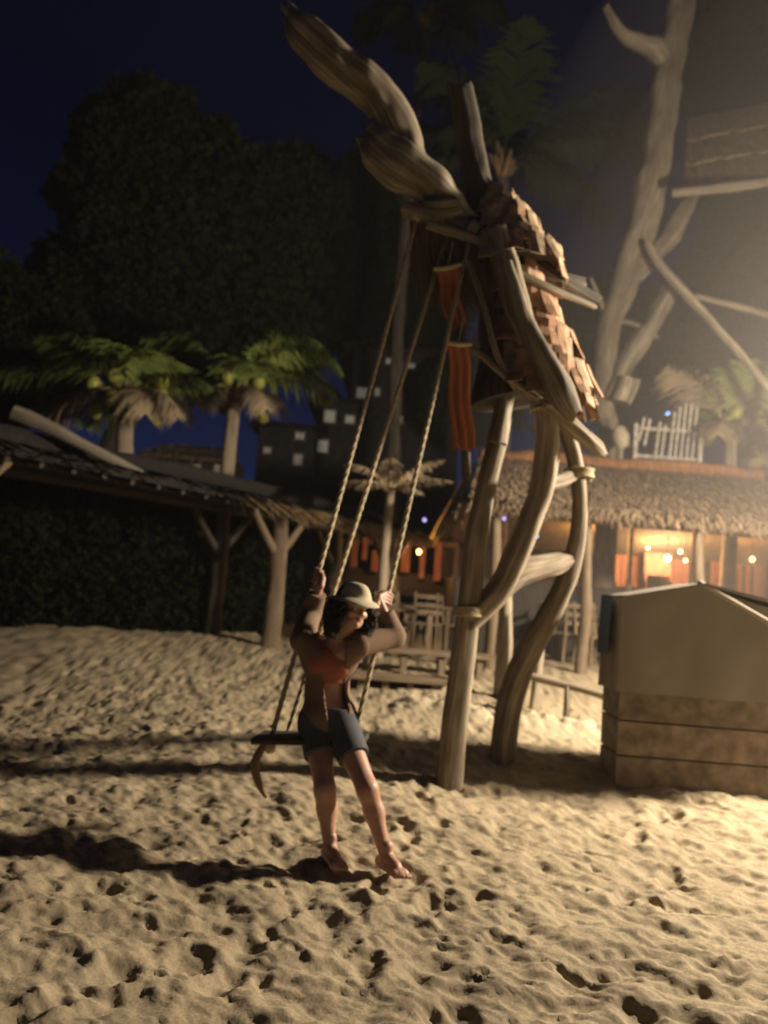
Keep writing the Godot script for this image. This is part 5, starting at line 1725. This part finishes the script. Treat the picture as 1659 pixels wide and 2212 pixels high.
	e = 0.016
	var d_l := (kn_l - hip_l).normalized(); var d_r := (kn_r - hip_r).normalized()
	flesh(st, [[pelvis + Vector3(-0.05, 0, 0), pelvis + Vector3(0.05, 0, 0), 0.118 + e, 0.118 + e], [hip_l, kn_l, 0.092 + e, 0.066 + e]], 0.010, 75.0, [[Vector3.UP, pelvis.y + 0.09], [d_l, d_l.dot(hip_l.lerp(kn_l, 0.50))]], Color.WHITE)
	flesh(st, [[pelvis + Vector3(-0.05, 0, 0), pelvis + Vector3(0.05, 0, 0), 0.117 + e, 0.117 + e], [hip_r, kn_r, 0.092 + e, 0.066 + e]], 0.010, 75.0, [[Vector3.UP, pelvis.y + 0.088], [d_r, d_r.dot(hip_r.lerp(kn_r, 0.50))]], Color.WHITE)
	part("shorts", st, M.shorts, o)
	main.set_meta("label", "bare skin of face, neck, arms, legs and feet")


# ---------------------------------------------------------------- the lamp that lights the beach
func build_lamp(at: Vector3, energy: float) -> void:
	var o := thing("beach_lamp", "tall beach lamp on a wooden post just right of the view", "lamp", on_ground(at + Vector3(0.35, 0, 0)))
	var b := MB.new()
	var foot := on_ground(at + Vector3(0.35, 0, 0), -0.2)
	limb(b, [foot, Vector3(foot.x, at.y + 0.35, foot.z)], [0.07, 0.055], 10, 0.06, 0.04)
	part("post", b, M.post, o)
	var a := MB.new()
	limb(a, [Vector3(foot.x, at.y + 0.28, foot.z), at + Vector3(0, 0.26, 0)], [0.03, 0.025], 8, 0, 0)
	part("arm", a, M.metal, o)
	var s := MB.new()
	limb(s, [at + Vector3(0, 0.30, 0), at + Vector3(0, 0.235, 0), at + Vector3(0, 0.225, 0)], [0.03, 0.09, 0.1], 14, 0, 0)
	part("lamp_cap", s, M.metal, o)
	var g := MB.new()
	ball(g, at, Vector3(0.22, 0.22, 0.22), 12, 18)
	part("bulb", g, M.bulb_lamp, o)
	var l := OmniLight3D.new()
	l.name = "light"
	l.light_color = Color(1.0, 0.93, 0.83)
	l.light_energy = energy
	l.light_size = 0.22
	l.omni_range = 60.0
	l.omni_attenuation = 2.0
	l.shadow_enabled = true
	l.position = at - o.position
	o.add_child(l)


# thin smoke that hangs round the lamp and the kitchen, in fading shells
func build_mist() -> void:
	for k in 5:
		var f := FogVolume.new()
		f.name = numbered("smoke_haze")
		f.shape = RenderingServer.FOG_VOLUME_SHAPE_ELLIPSOID
		var s: float = [1.06, 0.92, 0.78, 0.62, 0.46][k]
		f.size = Vector3(16.0, 18.0, 22.0) * s
		f.position = Vector3(9.3, 4.2, -11.0)
		var m := FogMaterial.new()
		m.density = 0.0042
		m.albedo = Color(0.92, 0.89, 0.87)
		f.material = m
		f.set_meta("kind", "stuff")
		tag(f, ["thinnest outer veil of lit smoke drifting at the right edge", "second faint veil of lit smoke inside the outermost one", "middle veil of lit smoke at the right edge", "dense inner veil of lit smoke round its heart", "densest heart of the lit smoke just past the right edge"][k], "haze")
		add_child(f)


func _ready() -> void:
	# camera
	var cam := Camera3D.new()
	cam.name = "camera"
	cam.fov = 67.0
	cam.near = 0.1; cam.far = 400.0
	cam.transform = Transform3D(Basis(Vector3.RIGHT, deg_to_rad(6.05)) * Basis(Vector3(0, 0, 1), deg_to_rad(4.5)), Vector3(0, 1.5, 0))
	var at := CameraAttributesPhysical.new()             # a phone's lens that has focused too near: all beyond is a little soft
	at.frustum_focal_length = 12.0 / tan(deg_to_rad(33.5))
	at.frustum_focus_distance = 2.6
	at.exposure_aperture = 1.05
	cam.attributes = at
	cam.fov = 67.0
	add_child(cam)
	cam_xf = cam.transform
	# night sky and exposure
	var e := Environment.new()
	e.background_mode = Environment.BG_SKY
	var sky := Sky.new()
	var sm := ProceduralSkyMaterial.new()
	sm.sky_top_color = Color(0.0, 0.010, 0.085)
	sm.sky_horizon_color = Color(0.15, 0.20, 0.38)
	sm.sky_curve = 0.10
	sm.ground_bottom_color = Color(0.02, 0.02, 0.03)
	sm.ground_horizon_color = Color(0.06, 0.07, 0.12)
	sm.sun_angle_max = 0.0
	sky.sky_material = sm
	e.sky = sky
	e.background_energy_multiplier = 0.85
	e.fog_enabled = true
	e.volumetric_fog_enabled = true
	e.volumetric_fog_density = 0.0
	e.fog_density = 0.0008
	e.fog_light_color = Color(0.85, 0.85, 0.85)
	e.tonemap_mode = Environment.TONE_MAPPER_LINEAR
	e.tonemap_exposure = 1.0
	e.sdfgi_enabled = true; e.ssao_enabled = true; e.ssil_enabled = true
	var we := WorldEnvironment.new()
	we.name = "environment"
	we.environment = e
	add_child(we)
	bump.noise_type = FastNoiseLite.TYPE_SIMPLEX_SMOOTH
	bump.seed = 2; bump.frequency = 0.02; bump.fractal_octaves = 3
	materials()
	build_lamp(Vector3(5.4, 3.5, -6.6), 100.0)
	# the place
	build_ground()
	build_far()
	build_plants()
	build_restaurant()
	build_palapa()
	build_bare_tree()
	sand_bank([P(1088, 1546, 7.75), P(1180, 1564, 7.75), P(1262, 1582, 7.75), P(1345, 1604, 7.75)], 0.12, "bright lumpy sand bank between the tower's right leg and the dark stand")
	sand_bank([P(846, 1486, 8.2), P(930, 1510, 8.1), P(1000, 1530, 8.0), P(1068, 1552, 7.9)], 0.11, "bright lumpy sand bank running behind the tower's left leg")
	build_furniture()
	build_stand()
	build_tower()
	build_swing()
	build_person()
	build_mist()
